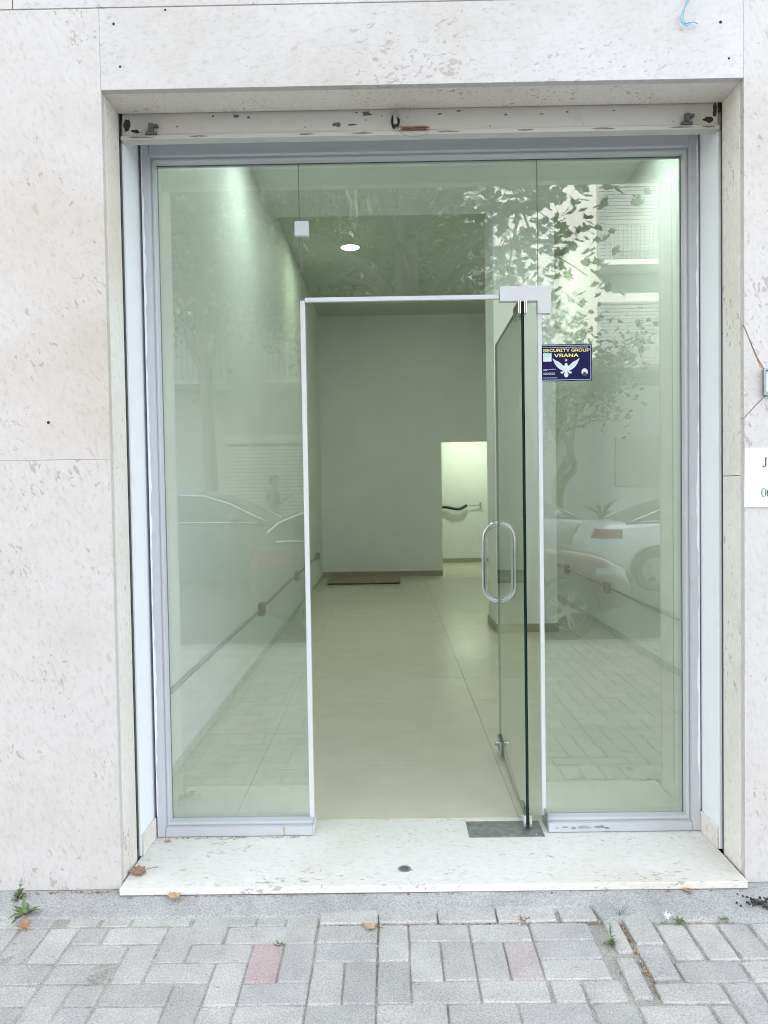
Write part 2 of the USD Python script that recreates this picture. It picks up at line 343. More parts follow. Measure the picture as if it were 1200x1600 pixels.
# ================================================================== the setting: ground
obj('ground', bx(-160, 160, -160, 160, -.30, -.16), 'ground', kind='structure')
obj('road', bx(-60, 60, -12.6, -3.86, -.155, -.06), 'asphalt', kind='structure')
far_walk = thing('far_pavement', (0, -13.5, 0), kind='structure')
obj('paving_surface', bx(-60, 60, -24, -12.75, -.15, .06), PAV[1], far_walk)
obj('kerb_line', rb(-60, 60, -12.75, -12.6, -.15, .065, .015), 'kerb', far_walk)
kerb = thing('kerb', (0, -3.8, -.1), kind='structure')
for k in range(-6, 7):
    obj('kerb_stone', rb(k * 1.0 + .004, k * 1.0 + .996, -3.86, -3.715, -.15, .004 + .003 * math.sin(k * 5), .012), 'kerb', kerb)
obj('kerb_run', [bx(-40, -6, -3.86, -3.715, -.15, .003), bx(7, 40, -3.86, -3.715, -.15, .003)], 'kerb', kerb)

pav = thing('pavement', (0, -2, 0), kind='structure')
def paver(x0, x1, y0, y1, dz=0.0, seed=0, n=5, tilt=.004):
    """One concrete block with worn, slightly wandering edges and a dropped arris."""
    g = np.random.default_rng(seed)
    P = []
    for (a, b), m_ in ((((x0, y0), (x1, y0)), n), (((x1, y0), (x1, y1)), n), (((x1, y1), (x0, y1)), n), (((x0, y1), (x0, y0)), n)):
        for k in range(m_):
            t = k / m_; P.append((a[0] + (b[0] - a[0]) * t, a[1] + (b[1] - a[1]) * t))
    P = np.array(P); c = P.mean(0); N = len(P)
    th = g.normal(0, .006); rm = np.array([[math.cos(th), -math.sin(th)], [math.sin(th), math.cos(th)]])
    P = (P - c) @ rm.T + c
    corner = np.arange(N) % n == 0
    def inset(d, amp):
        Q = P.copy(); dirv = c - P
        Q += np.sign(dirv) * np.minimum(np.abs(dirv), 1) * 0
        Q[:, 0] = np.clip(P[:, 0], min(x0, x1) + d, max(x0, x1) - d) if abs(th) < 0 else P[:, 0] + np.sign(c[0] - P[:, 0]) * d * (np.abs(P[:, 0] - c[0]) > (abs(x1 - x0) / 2 - .012))
        Q[:, 1] = P[:, 1] + np.sign(c[1] - P[:, 1]) * d * (np.abs(P[:, 1] - c[1]) > (abs(y1 - y0) / 2 - .012))
        Q += np.where(corner[:, None], np.sign(c - P) * d * .5, 0)
        return Q + g.normal(0, amp, Q.shape)
    r0, r1, r2 = inset(.0022, .0004), inset(.0026, .0006), inset(.0062, .0006)
    tx, ty = g.normal(0, tilt, 2)
    def zz(Q, h): return h + dz + (Q[:, 0] - c[0]) * tx + (Q[:, 1] - c[1]) * ty
    V = np.vstack([np.c_[r0, np.full(N, -.05)], np.c_[r1, zz(r1, -.0045 + g.normal(0, .0004, N))], np.c_[r2, zz(r2, g.normal(0, .0003, N))], [[*c, dz]]])
    F = []
    for a in (0, N):
        for k in range(N):
            j = (k + 1) % N; F += [(a + k, a + j, a + N + j), (a + k, a + N + j, a + N + k)]
    F += [(2 * N + k, 2 * N + (k + 1) % N, 3 * N) for k in range(N)]
    m = trimesh.Trimesh(V, np.array(F), process=False)
    return m
PX, PY, DX, DY = -.061, -.205, .1045, .1035
cells = set()
lay = [(0, -1, 2, 1), (2, -1, 2, 1), (4, -1, 2, 1), (-2, -1, 2, 1), (-2, 0, 2, 1), (-2, 1, 2, 1), (-2, 2, 1, 2), (-1, 2, 1, 2), (0, 0, 1, 2), (0, 2, 1, 2), (1, 0, 2, 1), (1, 1, 1, 2), (2, 1, 1, 2),
       (1, 3, 2, 1), (3, 0, 2, 1), (3, 1, 1, 2), (4, 1, 1, 2), (3, 3, 2, 1), (5, 0, 2, 1), (5, 1, 2, 1), (5, 2, 2, 1), (0, 4, 2, 1), (2, 4, 2, 1), (4, 4, 2, 1), (-2, 4, 2, 1),
       (-4, 1, 1, 2), (-6, 1, 2, 1), (-4, 3, 2, 1), (-5, 2, 1, 2), (-5, 0, 2, 1), (-7, 2, 2, 1), (-7, 0, 1, 2), (-9, 0, 2, 1), (-8, 1, 1, 2), (-10, 1, 2, 1), (-11, 0, 1, 2), (-8, 3, 2, 1), (-6, 3, 1, 2),
       (-4, 4, 2, 1), (-10, 2, 2, 1), (-12, 2, 2, 1), (-10, 3, 1, 2), (-9, 3, 1, 1), (-12, 3, 2, 1), (-13, 0, 1, 2), (-12, 0, 1, 2), (-8, 4, 2, 1), (-3, 1, 1, 2)]
PITCH = {}
pv = []
for (i, j, w, h) in lay:
    x0 = PX + DX * i; y1 = PY - DY * j
    pv.append((x0, x0 + DX * w, y1 - DY * h, y1, .008 if j == -1 else 0.0))
    for a in range(i, i + w):
        for b in range(j, j + h): cells.add((a, b))
# cut and narrow blocks set by the wall and in the disturbed strip
extra = [(-.388, -.274, -.312, -.148, 0), (-.72, -.588, -.308, -.138, 0), (-.602, -.494, -.203, -.142, 0), (-.492, -.388, -.203, -.142, 0), (-.935, -.726, -.203, -.14, 0), (-1.045, -.94, -.203, -.14, 0),
         (-1.165, -1.05, -.203, -.14, 0), (.722, .778, -.383, -.192, .003), (.706, .768, -.607, -.410, .002), (.795, .891, -.343, -.165, .004), (.790, .882, -.522, -.348, .002), (.897, .997, -.42, -.222, 0),
         (1.003, 1.105, -.425, -.222, 0), (1.11, 1.213, -.424, -.222, 0), (1.22, 1.322, -.424, -.222, 0), (.885, 1.088, -.535, -.431, 0), (.782, .985, -.63, -.538, 0), (.99, 1.09, -.745, -.541, 0),
         (1.095, 1.30, -.535, -.431, 0), (1.097, 1.2, -.745, -.541, 0), (1.205, 1.31, -.745, -.541, 0), (.58, .71, -.203, -.118, .006), (.47, .565, -.62, -.517, 0), (.568, .69, -.62, -.517, 0),
         (.572, .70, -.725, -.627, 0), (.705, .91, -.735, -.637, 0), (.915, .985, -.745, -.64, 0)]
pv += [(a, b, c_, d, e) for a, b, c_, d, e in extra]
covered = union_all([sbox(a, c_, b, d) for a, b, c_, d, _ in pv])
def free(x0, x1, y0, y1):
    q = sbox(x0, y0, x1, y1); return covered.intersection(q).area < .12 * q.area
tones = random.Random(3)
pink = {(-4, 1): PAV_PINK, (4, 1): PAV_PINK2}
cellsxy = {}
for k, (x0, x1, y0, y1, dz) in enumerate(pv):
    i, j = round((x0 - PX) / DX), round((PY - y1) / DY)
    m_ = pink.get((i, j)) if (x1 - x0) < .12 and (y1 - y0) > .19 and abs(x0 - PX - DX * i) < .002 else None
    if m_ is None: m_ = PAV[tones.choice([0, 1, 1, 2, 3, 4])]
    obj('paver', paver(x0, x1, y0, y1, dz + tones.uniform(-.0012, .0012), seed=k + 11), m_, pav)
# the same blocks on over the rest of the pavement: basket pairs with the odd running course
near, rest = [], [[] for _ in PAV]
g2 = random.Random(21); used = set()
for j in range(-2, 34):
    for i in range(-58, 62):
        if (i, j) in cells or (i, j) in used: continue
        pat = ((i // 2 + j // 2) % 2 == 0) ^ (g2.random() < .18)
        opts = [(2, 1), (1, 2)] if pat else [(1, 2), (2, 1)]
        for (w, h) in opts + [(1, 1)]:
            cs = [(a, b) for a in range(i, i + w) for b in range(j, j + h)]
            if any(c_ in cells or c_ in used for c_ in cs): continue
            x0, y1 = PX + DX * i, PY - DY * j; x1, y0 = x0 + DX * w, y1 - DY * h
            y1 = min(y1, -.142)
            if y0 < -3.71 or y1 - y0 < .03: continue
            if not free(x0, x1, y0, y1): continue
            used.update(cs)
            t = g2.choice([0, 1, 1, 2, 3, 4]); mm_ = paver(x0, x1, y0, y1, g2.uniform(-.0012, .0012), seed=100000 + i * 97 + j, n=2)
            if -1.6 < x0 < 1.6 and y1 > -.78: near.append((mm_, t))
            else: rest[t].append(mm_)
            break
for mm_, t in near: obj('paver', mm_, PAV[t], pav)
for t in range(len(PAV)):
    tag(obj('paving_block_field', rest[t], PAV[t], pav), kind='stuff')
# grit bed that fills the joints: nearly flush on the left, washed out by the disturbed strip
gx, gy = np.meshgrid(np.arange(-6.2, 6.6, .02), np.arange(-3.73, -.05, .02))
fine = meshkit.fbm(np.stack([gx * 30, gy * 30, gx * 0], -1), 3, 5)
bed = -.0085 + .006 * fine + .0058 / (1 + np.exp((gx + .62) * 9)) + .004 * meshkit.noise(np.stack([gx * 5, gy * 5, gx * 0], -1), 9) - .003
bed = np.minimum(bed, -.0012 - .0016 / (1 + np.exp(-(gx + .62) * 9)))
V = np.stack([gx, gy, bed], -1).reshape(-1, 3); ny_, nx_ = gx.shape
ii, jj = np.meshgrid(np.arange(nx_ - 1), np.arange(ny_ - 1)); a = (jj * nx_ + ii).ravel()
obj('joint_grit', trimesh.Trimesh(V, np.vstack([np.c_[a, a + 1, a + nx_ + 1], np.c_[a, a + nx_ + 1, a + nx_]]), process=False), 'joint', pav, smooth=True)
obj('paving_base', bx(-6.2, 6.6, -3.73, 0, -.15, -.02), 'ground', pav)
obj('paving_beyond', [bx(-40, -6.15, -3.72, 0, -.15, .0), bx(6.4, 40, -3.72, 0, -.15, .0)], PAV[1], pav)

# cement haunch along the foot of the front
hx = np.arange(-3.4, 3.6, .015); prof = [(.032, .0265), (-.02, .026), (-.05, .024), (-.07, .0215), (-.095, .015), (-.12, .009), (-.138, .006), (-.152, -.004), (-.152, -.03)]
V = []
for x in hx:
    w = meshkit.noise(np.array([x * 3, 1.0, 0]), 3) - .5; w2 = meshkit.fbm(np.array([x * 22, 2.0, 0]), 3, 4) - .5
    cut = .012 * (1 if (.15 < x < .72) else 0)
    for k, (y, z) in enumerate(prof):
        nn = meshkit.fbm(np.array([x * 28, y * 28, k]), 3, 6) - .5
        yy = y + (.016 * w + .012 * w2) * (k >= 5) + (cut if k >= 6 else 0) + (.03 * (x < -1.12) if k >= 5 else 0) * 0
        if .72 < x < 1.4 and k >= 5: yy -= .055
        V.append((x, yy, z + .0035 * nn * (k < 6) + (.004 * w if 1 < k < 6 else 0)))
V = np.array(V); np_ = len(prof); F = []
for i in range(len(hx) - 1):
    for k in range(np_ - 1):
        a = i * np_ + k; F += [(a, a + 1, a + np_ + 1), (a, a + np_ + 1, a + np_)]
obj('cement_strip', trimesh.Trimesh(V, np.array(F)[:, ::-1] if False else np.array(F), process=False), 'cement', pav, smooth=True, label='grey cement haunch along the foot of the shop front')

# ================================================================== the building
shop = thing('shop_building', (0, 0, 0), 'pale limestone clad building front framing the recessed glass shopfront', 'building')
def clad(poly, m_, y=0.0, d=.03, lab=None, c=.0016):
    return obj('cladding_panel', bevel_plate(poly, y, d, c), m_, shop, label=lab)
g_ = .0012
clad(sbox(-3.3, .028, OX0 - .001, 1.6504), 'stone_upright_b', c=.0008)
clad(sbox(-3.3, 1.6512, OX0 - .001, 3.2935), 'stone_upright', c=.001)
clad(sbox(OX0 - .0004, OZ, OX1 + .0014, 3.2935), 'stone_flat', c=.0008)
chip = Polygon([(1.3125, 2.10), (1.378, 1.948), (1.378, 1.842), (1.306 + .0065, 1.762)])
right = sbox(OX1 + .0020, .028, 3.4, 3.292)
crack = union_all([LineString([(1.312, 2.105), (1.342, 2.03), (1.362, 1.985), (1.385, 1.945)]).buffer(.0022), LineString([(1.311, 1.762), (1.345, 1.80), (1.39, 1.845)]).buffer(.0016),
                   Polygon([(1.345, 2.015), (1.357, 2.0), (1.384, 1.948), (1.372, 1.949)])])
obj('cladding_panel', plate(right.difference(chip).difference(crack), 0.0, .03), 'stone_upright_b', shop, label='limestone panel with a cracked corner by the doorbell')
obj('crack_filler', plate(crack, .0034, .006), M['dry2'], shop)
obj('cladding_panel', plate(chip.difference(crack).buffer(-.0003), .0012, .028), 'stone_upright_c', shop, label='broken corner piece of limestone panel beside the doorbell')
for x0, x1 in ((-3.3, -1.35), (-1.347, .62), (.623, 3.4)):
    clad(sbox(x0, 3.2965, x1, 4.4), 'stone_flat' if x0 > -2 else 'stone_upright')
# backing behind the open cracks
obj('wall_core', [bx(-3.3, OX0 - .034, .034, .60, .02, 4.4), bx(OX1 + .034, 3.4, .034, .60, .02, 4.4), bx(OX0 - .034, OX1 + .034, .034, .60, 3.06, 4.4)], 'stone_reveal_lit', shop)
obj('joint_mortar', [bx(-3.3, 3.4, .0022, .0042, 3.2937, 3.2963), bx(-3.3, OX0 - .002, .0022, .0042, 1.6505, 1.6511)], 'lip_dirt', shop)
# reveals and soffit
obj('reveal_slab', rb(OX0 - .032, OX0, .031, .180, .045, OZ - .0005, .0015), 'stone_reveal_lit', shop)
obj('reveal_slab', rb(OX1, OX1 + .032, .031, .180, 1.555, OZ - .0005, .0015), 'stone_reveal_lit', shop)
obj('reveal_slab', rb(OX1, OX1 + .032, .031, .180, .045, 1.553, .0015), 'stone_reveal_lit', shop)
obj('soffit_slab', rb(OX0 - .03, OX1 + .03, .031, .180, OZ, OZ + .03, .0015), 'stone_reveal_lit', shop)
# painted inner reveal between the shutter groove and the shopfront frame, with its little base tile
obj('reveal_panel', rb(-1.06, -1.022, .203, .52, ZS + .001, 2.974, .003), 'reveal', shop)
obj('reveal_panel', rb(1.304, 1.345, .203, .52, ZS + .001, 2.974, .003), 'reveal', shop)
obj('reveal_panel', rb(-1.06, 1.345, .232, .52, 2.976, 3.10, .003), 'reveal', shop)
obj('base_tile', rb(-1.022, -1.012, .206, .372, ZS + .001, .142, .003), 'stone_reveal_lit', shop)
obj('base_tile', rb(1.296, 1.304, .206, .372, ZS + .001, .142, .003), 'stone_reveal_lit', shop)
# mass of the rest of the building: party blocks, floor over the shop, storeys above
obj('party_block', bx(-16, -3.3, .0, 13, -.1, 4.4), 'reveal', shop)
obj('party_block', bx(3.4, 16, .0, 13, -.1, 4.4), 'reveal', shop)
obj('party_block', bx(-3.3, -1.36, .60, 13, -.1, 4.4), 'reveal', shop)
obj('party_block', bx(2.42, 3.4, .60, 13, -.1, 4.4), 'reveal', shop)
obj('upper_storeys', bx(-16, 16, .02, 13, 4.62, 13.0), 'reveal', shop)
obj('string_course', rb(-16, 16, -.06, .5, 4.405, 4.615, .01), 'stone_flat', shop)
for k in range(4):
    for s in range(2):
        x = -6.6 + k * 4.2; z = 5.6 + s * 3.1
        w_ = obj('window', [rb(x, x + 1.3, -.02, .05, z, z + .07, .005), rb(x, x + 1.3, -.02, .05, z + 1.53, z + 1.6, .005), rb(x, x + .07, -.02, .05, z + .072, z + 1.528, .005), rb(x + 1.23, x + 1.3, -.02, .05, z + .072, z + 1.528, .005)], 'white_trim', shop)
        obj('pane', bx(x + .07, x + 1.23, .0, .015, z + .07, z + 1.53), 'glass_edge', w_)
# drill holes and marks in the cladding
for (x, z, r) in [(-.98, 3.237, .005), (-.96, 3.083, .0042), (-.79, 3.283, .004), (1.23, 3.2, .0055), (1.26, 3.07, .004), (-1.26, 1.79, .0055)]:
    obj('drill_hole', plate(Point(x, z).buffer(r), -.0006, .0005), 'hole', shop)

# doorstep
step = thing('doorstep', (.14, .2, .02), 'pale travertine doorstep slab running across the foot of the shopfront', 'doorstep')
obj('step_slab', rb(-1.026, 1.304, -.045, .526, .027, ZS, .003), 'stone_sill', step)
obj('floor_socket', arr(m3.Manifold.cylinder(.0012, .0265, .0255, 32).translate((.037, .078, ZS))), 'plate', step, label='round grey metal socket set in the doorstep')
obj('socket_core', arr(m3.Manifold.cylinder(.0006, .017, .017, 24).translate((.037, .078, ZS + .0012))), 'peel', step)

# ================================================================== roller shutter
rs = thing('roller_shutter', (.14, .2, 2.9), 'rolled up cream metal roller shutter bar with peeling paint above the shopfront', 'roller shutter')
obj('bottom_bar', rb(-1.022, 1.300, .186, .222, 2.918, 3.045, .004), 'shutter', rs)
obj('bottom_lip', rb(-1.026, 1.303, .178, .228, 2.900, 2.9165, .003), 'shutter', rs, label='dirty lower lip of the shutter bar')
obj('lip_grime', [plate(blob(x, 2.9085, .0032, 12, k, sx=w_, sz=1), .1774, .0005) for k, (x, w_) in enumerate([(-.95, 14), (-.72, 10), (-.30, 9), (-.08, 12), (.25, 15), (.55, 9), (.85, 13), (1.15, 16), (1.26, 10)])], 'lip_dirt', rs)
for s in (-1, 1):
    x0 = -1.05 if s < 0 else 1.316
    obj('guide_rail', [bx(x0, x0 + .02, .181, .201, ZS + .001, 3.05)], 'dark_gap', rs)
    xs = -1.034 if s < 0 else 1.3085
    obj('guide_lip', rb(xs, xs + .005, .1805, .1865, .10, 2.93, .0015), 'grime' if s < 0 else 'dark_gap', rs)
patches = [plate(blob(-.005 + dx, 3.0 + dz, r, 11, 40 + k, sx=ax, sz=az, amp=.45), .1853, .0008) for k, (dx, dz, r, ax, az) in enumerate(
    [(-.062, -.015, .012, 1.7, .8), (-.175, -.055, .011, 1.5, .9), (-.12, -.055, .008, 2.6, .5), (-.063, -.038, .003, 1, 1), (.0, -.022, .003, .8, 1.3), (-.10, -.008, .004, 1.5, .7), (.225, -.02, .004, 2, .7), (.10, -.03, .0026, 1, 1),
     (-.57, -.014, .009, 1.5, .9), (-.52, -.02, .005, 1.2, 1), (-.66, -.012, .004, 1, 1), (.3, -.01, .006, 1.6, .5), (.48, -.028, .005, 1, .8), (.62, -.028, .004, 2, .5), (.72, -.022, .004, 1.2, .8), (.42, -.07, .003, 1, 1), (.9, -.02, .004, 1.4, .6), (-.3, -.06, .003, 1, 1), (-.8, -.05, .003, 1, 1)])]
for q_ in patches: obj('peeled_patch', q_, 'peel', rs)
obj('corner_grime', [plate(blob(-.93, 3.015, .022, 16, 3, sx=3.6, sz=.45), .1851, .0008), plate(blob(-1.003, 2.955, .017, 14, 5, sx=.8, sz=1.5), .1851, .0008), plate(blob(-.965, 2.935, .012, 12, 8, sx=2.2, sz=.6), .1850, .0008),
                     plate(blob(1.287, 2.975, .012, 14, 7, sx=.7, sz=2.8), .1851, .0008), plate(blob(1.262, 2.94, .013, 12, 9, sx=1.6, sz=.9), .1851, .0008)], 'grime', rs)
for x in (-.905, 1.175):
    b = obj('end_bracket', [rb(x - .022, x + .022, .172, .186, 2.918, 2.928, .002), rb(x - .008, x + .010, .166, .186, 2.928, 2.958, .003), rb(x - .004, x + .028, .168, .184, 2.945, 2.955, .002)], 'peel', rs)
    obj('bracket_bolt', cyl((x - .045, .186, 2.938), (x - .045, .181, 2.938), .007, 12), 'shutter', b)
for x in (-.56, .33, .78):
    obj('rivet', cyl((x, .186, 2.936), (x, .1835, 2.936), .0065, 12), 'shutter', rs)
lk = obj('lock_tongue', rb(.038, .054, .162, .187, 2.935, 2.988, .007), 'satin', rs, smooth=40)
obj('lock_slot', plate(blob(.045, 2.952, .024, 14, 12, sx=.8, sz=1.2, amp=.25), .1852, .0006), 'grime', lk)
obj('handle_plate', rb(.07, .168, .165, .178, 2.914, 2.926, .003), 'rust', rs)
obj('pull_loop', tube(spline([(.066, .168, 2.918), (.068, .160, 2.897), (.09, .158, 2.886), (.12, .157, 2.882), (.15, .158, 2.887), (.170, .160, 2.898), (.172, .168, 2.922)], 30), .0022, 6), 'satin', rs, smooth=True, label='thin wire pull loop hanging from the shutter bar')
obj('cord', tube(spline([(.045, .165, 2.92), (.07, .160, 2.921), (.11, .159, 2.9195), (.15, .16, 2.922), (.178, .163, 2.918)], 20), .0028, 6), 'cord', rs, smooth=True)

# ================================================================== glazed shopfront
sf = thing('shopfront', (.14, .45, ZS), 'grey framed green glass shopfront with a glass door standing open', 'shopfront')
FX0, FX1, FZ = -1.009, 1.297, 2.972
def member(name, a, ori, side):
    """Frame profile: flat face plus a rounded glazing bead towards the glass."""
    if ori == 'v':
        x0, x1, z0, z1 = a; s = 1 if side > 0 else -1
        face = rb(x0, x1, .370, .50, z0, z1, .003)
        xi = x1 if s > 0 else x0
        bead = m3.Manifold.batch_hull([m3.Manifold.cylinder(z1 - z0 - .07 - (.0), .008, .008, 16).translate((xi + s * .006, .402, z0 + .035)), m3.Manifold.cube((.016, .03, z1 - z0 - .07)).translate((xi - .002 if s > 0 else xi - .014, .41, z0 + .035))])
    else:
        x0, x1, z0, z1 = a; s = 1 if side > 0 else -1
        face = rb(x0, x1, .370, .50, z0, z1, .003)
        zi = z1 if s > 0 else z0
        c = m3.Manifold.cylinder(x1 - x0, .008, .008, 16).rotate((0, 90, 0)).translate((x0, .402, zi + s * .006))
        bead = m3.Manifold.batch_hull([c, m3.Manifold.cube((x1 - x0, .03, .016)).translate((x0, .41, zi - .002 if s > 0 else zi - .014))])
    p = obj(name, face, 'frame', sf)
    obj('glazing_bead', bead, 'frame', p, smooth=35)
    return p
member('frame_jamb', (FX0, FX0 + .034, ZS + .002, FZ), 'v', 1)
member('frame_jamb', (FX1 - .034, FX1, ZS + .002, FZ), 'v', -1)
member('frame_head', (FX0 + .0345, FX1 - .0345, FZ - .053, FZ), 'h', -1)
member('frame_sill', (FX0 + .0345, -.348, ZS + .002, ZS + .040), 'h', 1)
p_ = member('frame_sill', (.655, FX1 - .0345, ZS + .002, ZS + .040), 'h', 1)
# worn patch on the right-hand sill
obj('worn_patch', [plate(blob(x, z, r, 13, 70 + k, sx=ax, sz=az, amp=.4), .3694, .0008) for k, (x, z, r, ax, az) in enumerate([(.80, .077, .009, 3.2, .8), (.87, .079, .009, 2.6, .75), (.725, .078, .005, 3, .8), (.69, .077, .004, 1.5, .8), (.90, .073, .006, 2.2, .8), (.76, .075, .006, 2, .8)])], concrete('worn_paint', (.30, .30, .30), .5, 300, var=.4), p_)
obj('sill_end_cap', rb(.6495, .6545, .37, .50, ZS + .002, .135, .002), 'satin', sf)
obj('sill_end_cap', rb(-.3475, -.3435, .37, .50, ZS + .002, ZS + .044, .001), 'white_trim', sf)
# ragged paint line where the white reveal paint runs on to the frame, and a rust run on the left sill
def ragged(x0, z0, z1, s, w, seed):
    g = random.Random(seed); zs = np.arange(z0, z1, .035); return Polygon([(x0, z0)] + [(x0 + s * max(.0012, w + g.uniform(-.0035, .0035) + .003 * math.sin(z * 7 + seed)), z) for z in zs] + [(x0, zs[-1])])
obj('paint_edge', plate(ragged(FX0 + .0005, .15, 2.96, 1, .007, 3), .3692, .0012), 'reveal', sf)
obj('paint_edge', plate(ragged(FX1 - .0005, .15, 2.96, -1, .007, 4), .3692, .0012), 'reveal', sf)
obj('rust_run', plate(union_all([blob(-.468, .088, .006, 10, 5), Polygon([(-.472, .088), (-.464, .088), (-.466, .060), (-.470, .060)])]), .3693, .0008), 'dry2', sf)
# dark gasket round the glass and panes
GZ0, GZ1 = ZS + .048, FZ - .066
GX0, GX1 = FX0 + .045, FX1 - .045
obj('gasket', [bx(GX0 - .003, GX0 + .003, .436, .444, GZ0, GZ1), bx(GX1 - .003, GX1 + .003, .436, .444, GZ0, GZ1), bx(GX0 + .003, GX1 - .003, .436, .444, GZ1 - .002, GZ1 + .004), bx(GX0 + .003, -.376, .436, .444, GZ0 - .003, GZ0 + .002), bx(.659, GX1 - .003, .436, .444, GZ0 - .003, GZ0 + .002)], 'dark_gap', sf)
obj('glass_pane', bx(GX0, -.3655, .445, .455, GZ0, GZ1), 'glass', sf, label='tall fixed pane left of the doorway')
obj('glass_pane', bx(.6475, GX1, .445, .455, GZ0, GZ1), 'glass', sf, label='tall fixed pane right of the doorway with a sticker')
obj('glass_pane', bx(-.3625, .6445, .445, .455, 2.337, GZ1), 'glass', sf, label='transom pane over the doorway')
obj('pane_joint', bx(-.365, -.363, .4452, .4548, 2.34, GZ1), 'silicone', sf)
obj('pane_joint', bx(.645, .647, .4452, .4548, 2.38, GZ1), 'silicone', sf)
obj('edge_trim', rb(-.3665, -.3465, .438, .462, ZS + .046, 2.330, .002), 'white_trim', sf)
obj('edge_trim', rb(-.3465, .478, .438, .462, 2.324, 2.342, .002), 'white_trim', sf)
obj('edge_trim', rb(.6415, .6585, .438, .462, ZS + .046, 2.262, .002), 'white_trim', sf)
obj('pane_clamp', rb(-.384, -.324, .432, .468, 2.602, 2.664, .003), 'white_trim', sf, label='square white clamp joining two panes')
Lp = Polygon([(.482, 2.312), (.482, 2.374), (.697, 2.374), (.697, 2.258), (.641, 2.258), (.641, 2.312)])
obj('corner_patch', plate(Lp.buffer(-.003).buffer(.003), .430, .040), 'white_trim', sf, label='white L shaped patch fitting over the door pivot')
# the leaf: opened inward at a right angle
DXc, DY0, DY1, DZ0, DZ1 = .598, .402, 1.385, .078, 2.300
_th = -.0275
_R4 = trimesh.transformations.translation_matrix((.571, .402, 0)) @ trimesh.transformations.rotation_matrix(_th, [0, 0, 1]) @ trimesh.transformations.translation_matrix((-.598, -.402, 0))
def objl(name, mesh, *a_, **k_):
    m = arr(mesh).copy(); m.apply_transform(_R4); return obj(name, m, *a_, **k_)
leaf = objl('glass_door', bx(DXc - .006, DXc + .006, DY0, DY1, DZ0, DZ1), 'door_glass', sf, label='glass door leaf swung inward, edge towards the street')
objl('glass_edge', [bx(DXc - .0062, DXc + .0062, DY0 - .0012, DY0 - .0002, DZ0, DZ1), bx(DXc - .0062, DXc + .0062, DY1 + .0002, DY1 + .0012, DZ0, DZ1), bx(DXc - .0062, DXc + .0062, DY0, DY1, DZ0 - .0012, DZ0 - .0002), bx(DXc - .0062, DXc + .0062, DY0, DY1, DZ1 + .0002, DZ1 + .0012)], 'glass_edge', leaf)
for z0, z1 in ((DZ0 - .010, DZ0 + .045), (DZ1 - .05, DZ1 + .008)):
    for s in (-1, 1):
        objl('pivot_patch', rb(DXc + s * .0064 if s > 0 else DXc - .0185, DXc + .0185 if s > 0 else DXc - .0064, DY0 - .008, DY0 + .155, z0, z1, .003), 'chrome', leaf)
for s in (-1, 1):
    objl('lock_patch', rb(DXc + .0064 if s > 0 else DXc - .017, DXc + .017 if s > 0 else DXc - .0064, DY1 - .14, DY1 + .003, DZ0 + .0, DZ0 + .075, .003), 'satin', leaf)
    objl('lock_cylinder', cyl((DXc + s * .017, DY1 - .07, DZ0 + .045), (DXc + s * .040, DY1 - .07, DZ0 + .045), .013, 16), 'chrome', leaf)
    za, zb_ = .905, 1.325; o = .085; P = []
    for t in np.linspace(0, PI / 2, 9): P.append((DXc + s * (.008 + (o - .008) * math.sin(t)), DY1 - .06, za + .075 - .075 * math.cos(t)))
    for t in np.linspace(0, 1, 12)[1:-1]: P.append((DXc + s * o, DY1 - .06, za + .075 + (zb_ - za - .15) * t))
    for t in np.linspace(PI / 2, 0, 9): P.append((DXc + s * (.008 + (o - .008) * math.sin(t)), DY1 - .06, zb_ - .075 + .075 * math.cos(t)))
    h_ = objl('pull_handle', tube(P, .0145, 16), 'chrome', leaf, smooth=True)
obj('floor_plate', rb(.314, .632, .333, .487, ZS, ZS + .003, .0012), 'plate', sf, label='flat brushed metal floor spring cover under the door pivot')
for x, y in ((.335, .47), (.47, .35), (.60, .352)): obj('plate_screw', m3.Manifold.cylinder(.0008, .005, .005, 12).translate((x, y, ZS + .003)), 'chrome', sf)

# ------------------------------------------------------------------ sticker on the right pane
st = thing('security_sticker', (.76, .444, 1.97), 'dark blue security sticker with winged emblem on the right glass pane', 'sticker')
X0, X1, Z0, Z1 = .652, .872, 1.972, 2.128
ys = .4446
def S(u, v): return X0 + (X1 - X0) * u, Z1 - (Z1 - Z0) * v      # u right, v down, both 0..1
obj('sticker_sheet', plate(sbox(X0, Z0, X1, Z1).buffer(-.004).buffer(.004), ys - .0006, .0006), 'sticker_navy', st)
fr = sbox(X0 + .004, Z0 + .004, X1 - .004, Z1 - .004).buffer(-.003).buffer(.003)
y1_ = ys - .0009
obj('border_line', plate(fr.difference(fr.buffer(-.0022)), y1_, .0003), 'sticker_line', st)
obj('lettering', text('SECURITY GROUP', .0125, S(.055, 0)[0], S(0, .205)[1], y1_ + .0003, (X1 - X0) * .90), 'sticker_yellow', st)
obj('lettering', text('VRANA', .0135, S(.27, 0)[0], S(0, .345)[1], y1_ + .0003, (X1 - X0) * .47), 'sticker_yellow', st)
def uv(*p): return Polygon([S(*q) for q in p])
wing = [(.49, .60), (.44, .58), (.40, .52), (.35, .47), (.30, .44), (.265, .40), (.24, .385), (.255, .44), (.27, .475), (.28, .52), (.30, .56), (.32, .60), (.345, .635), (.37, .665), (.40, .69), (.43, .715), (.46, .72), (.49, .70)]
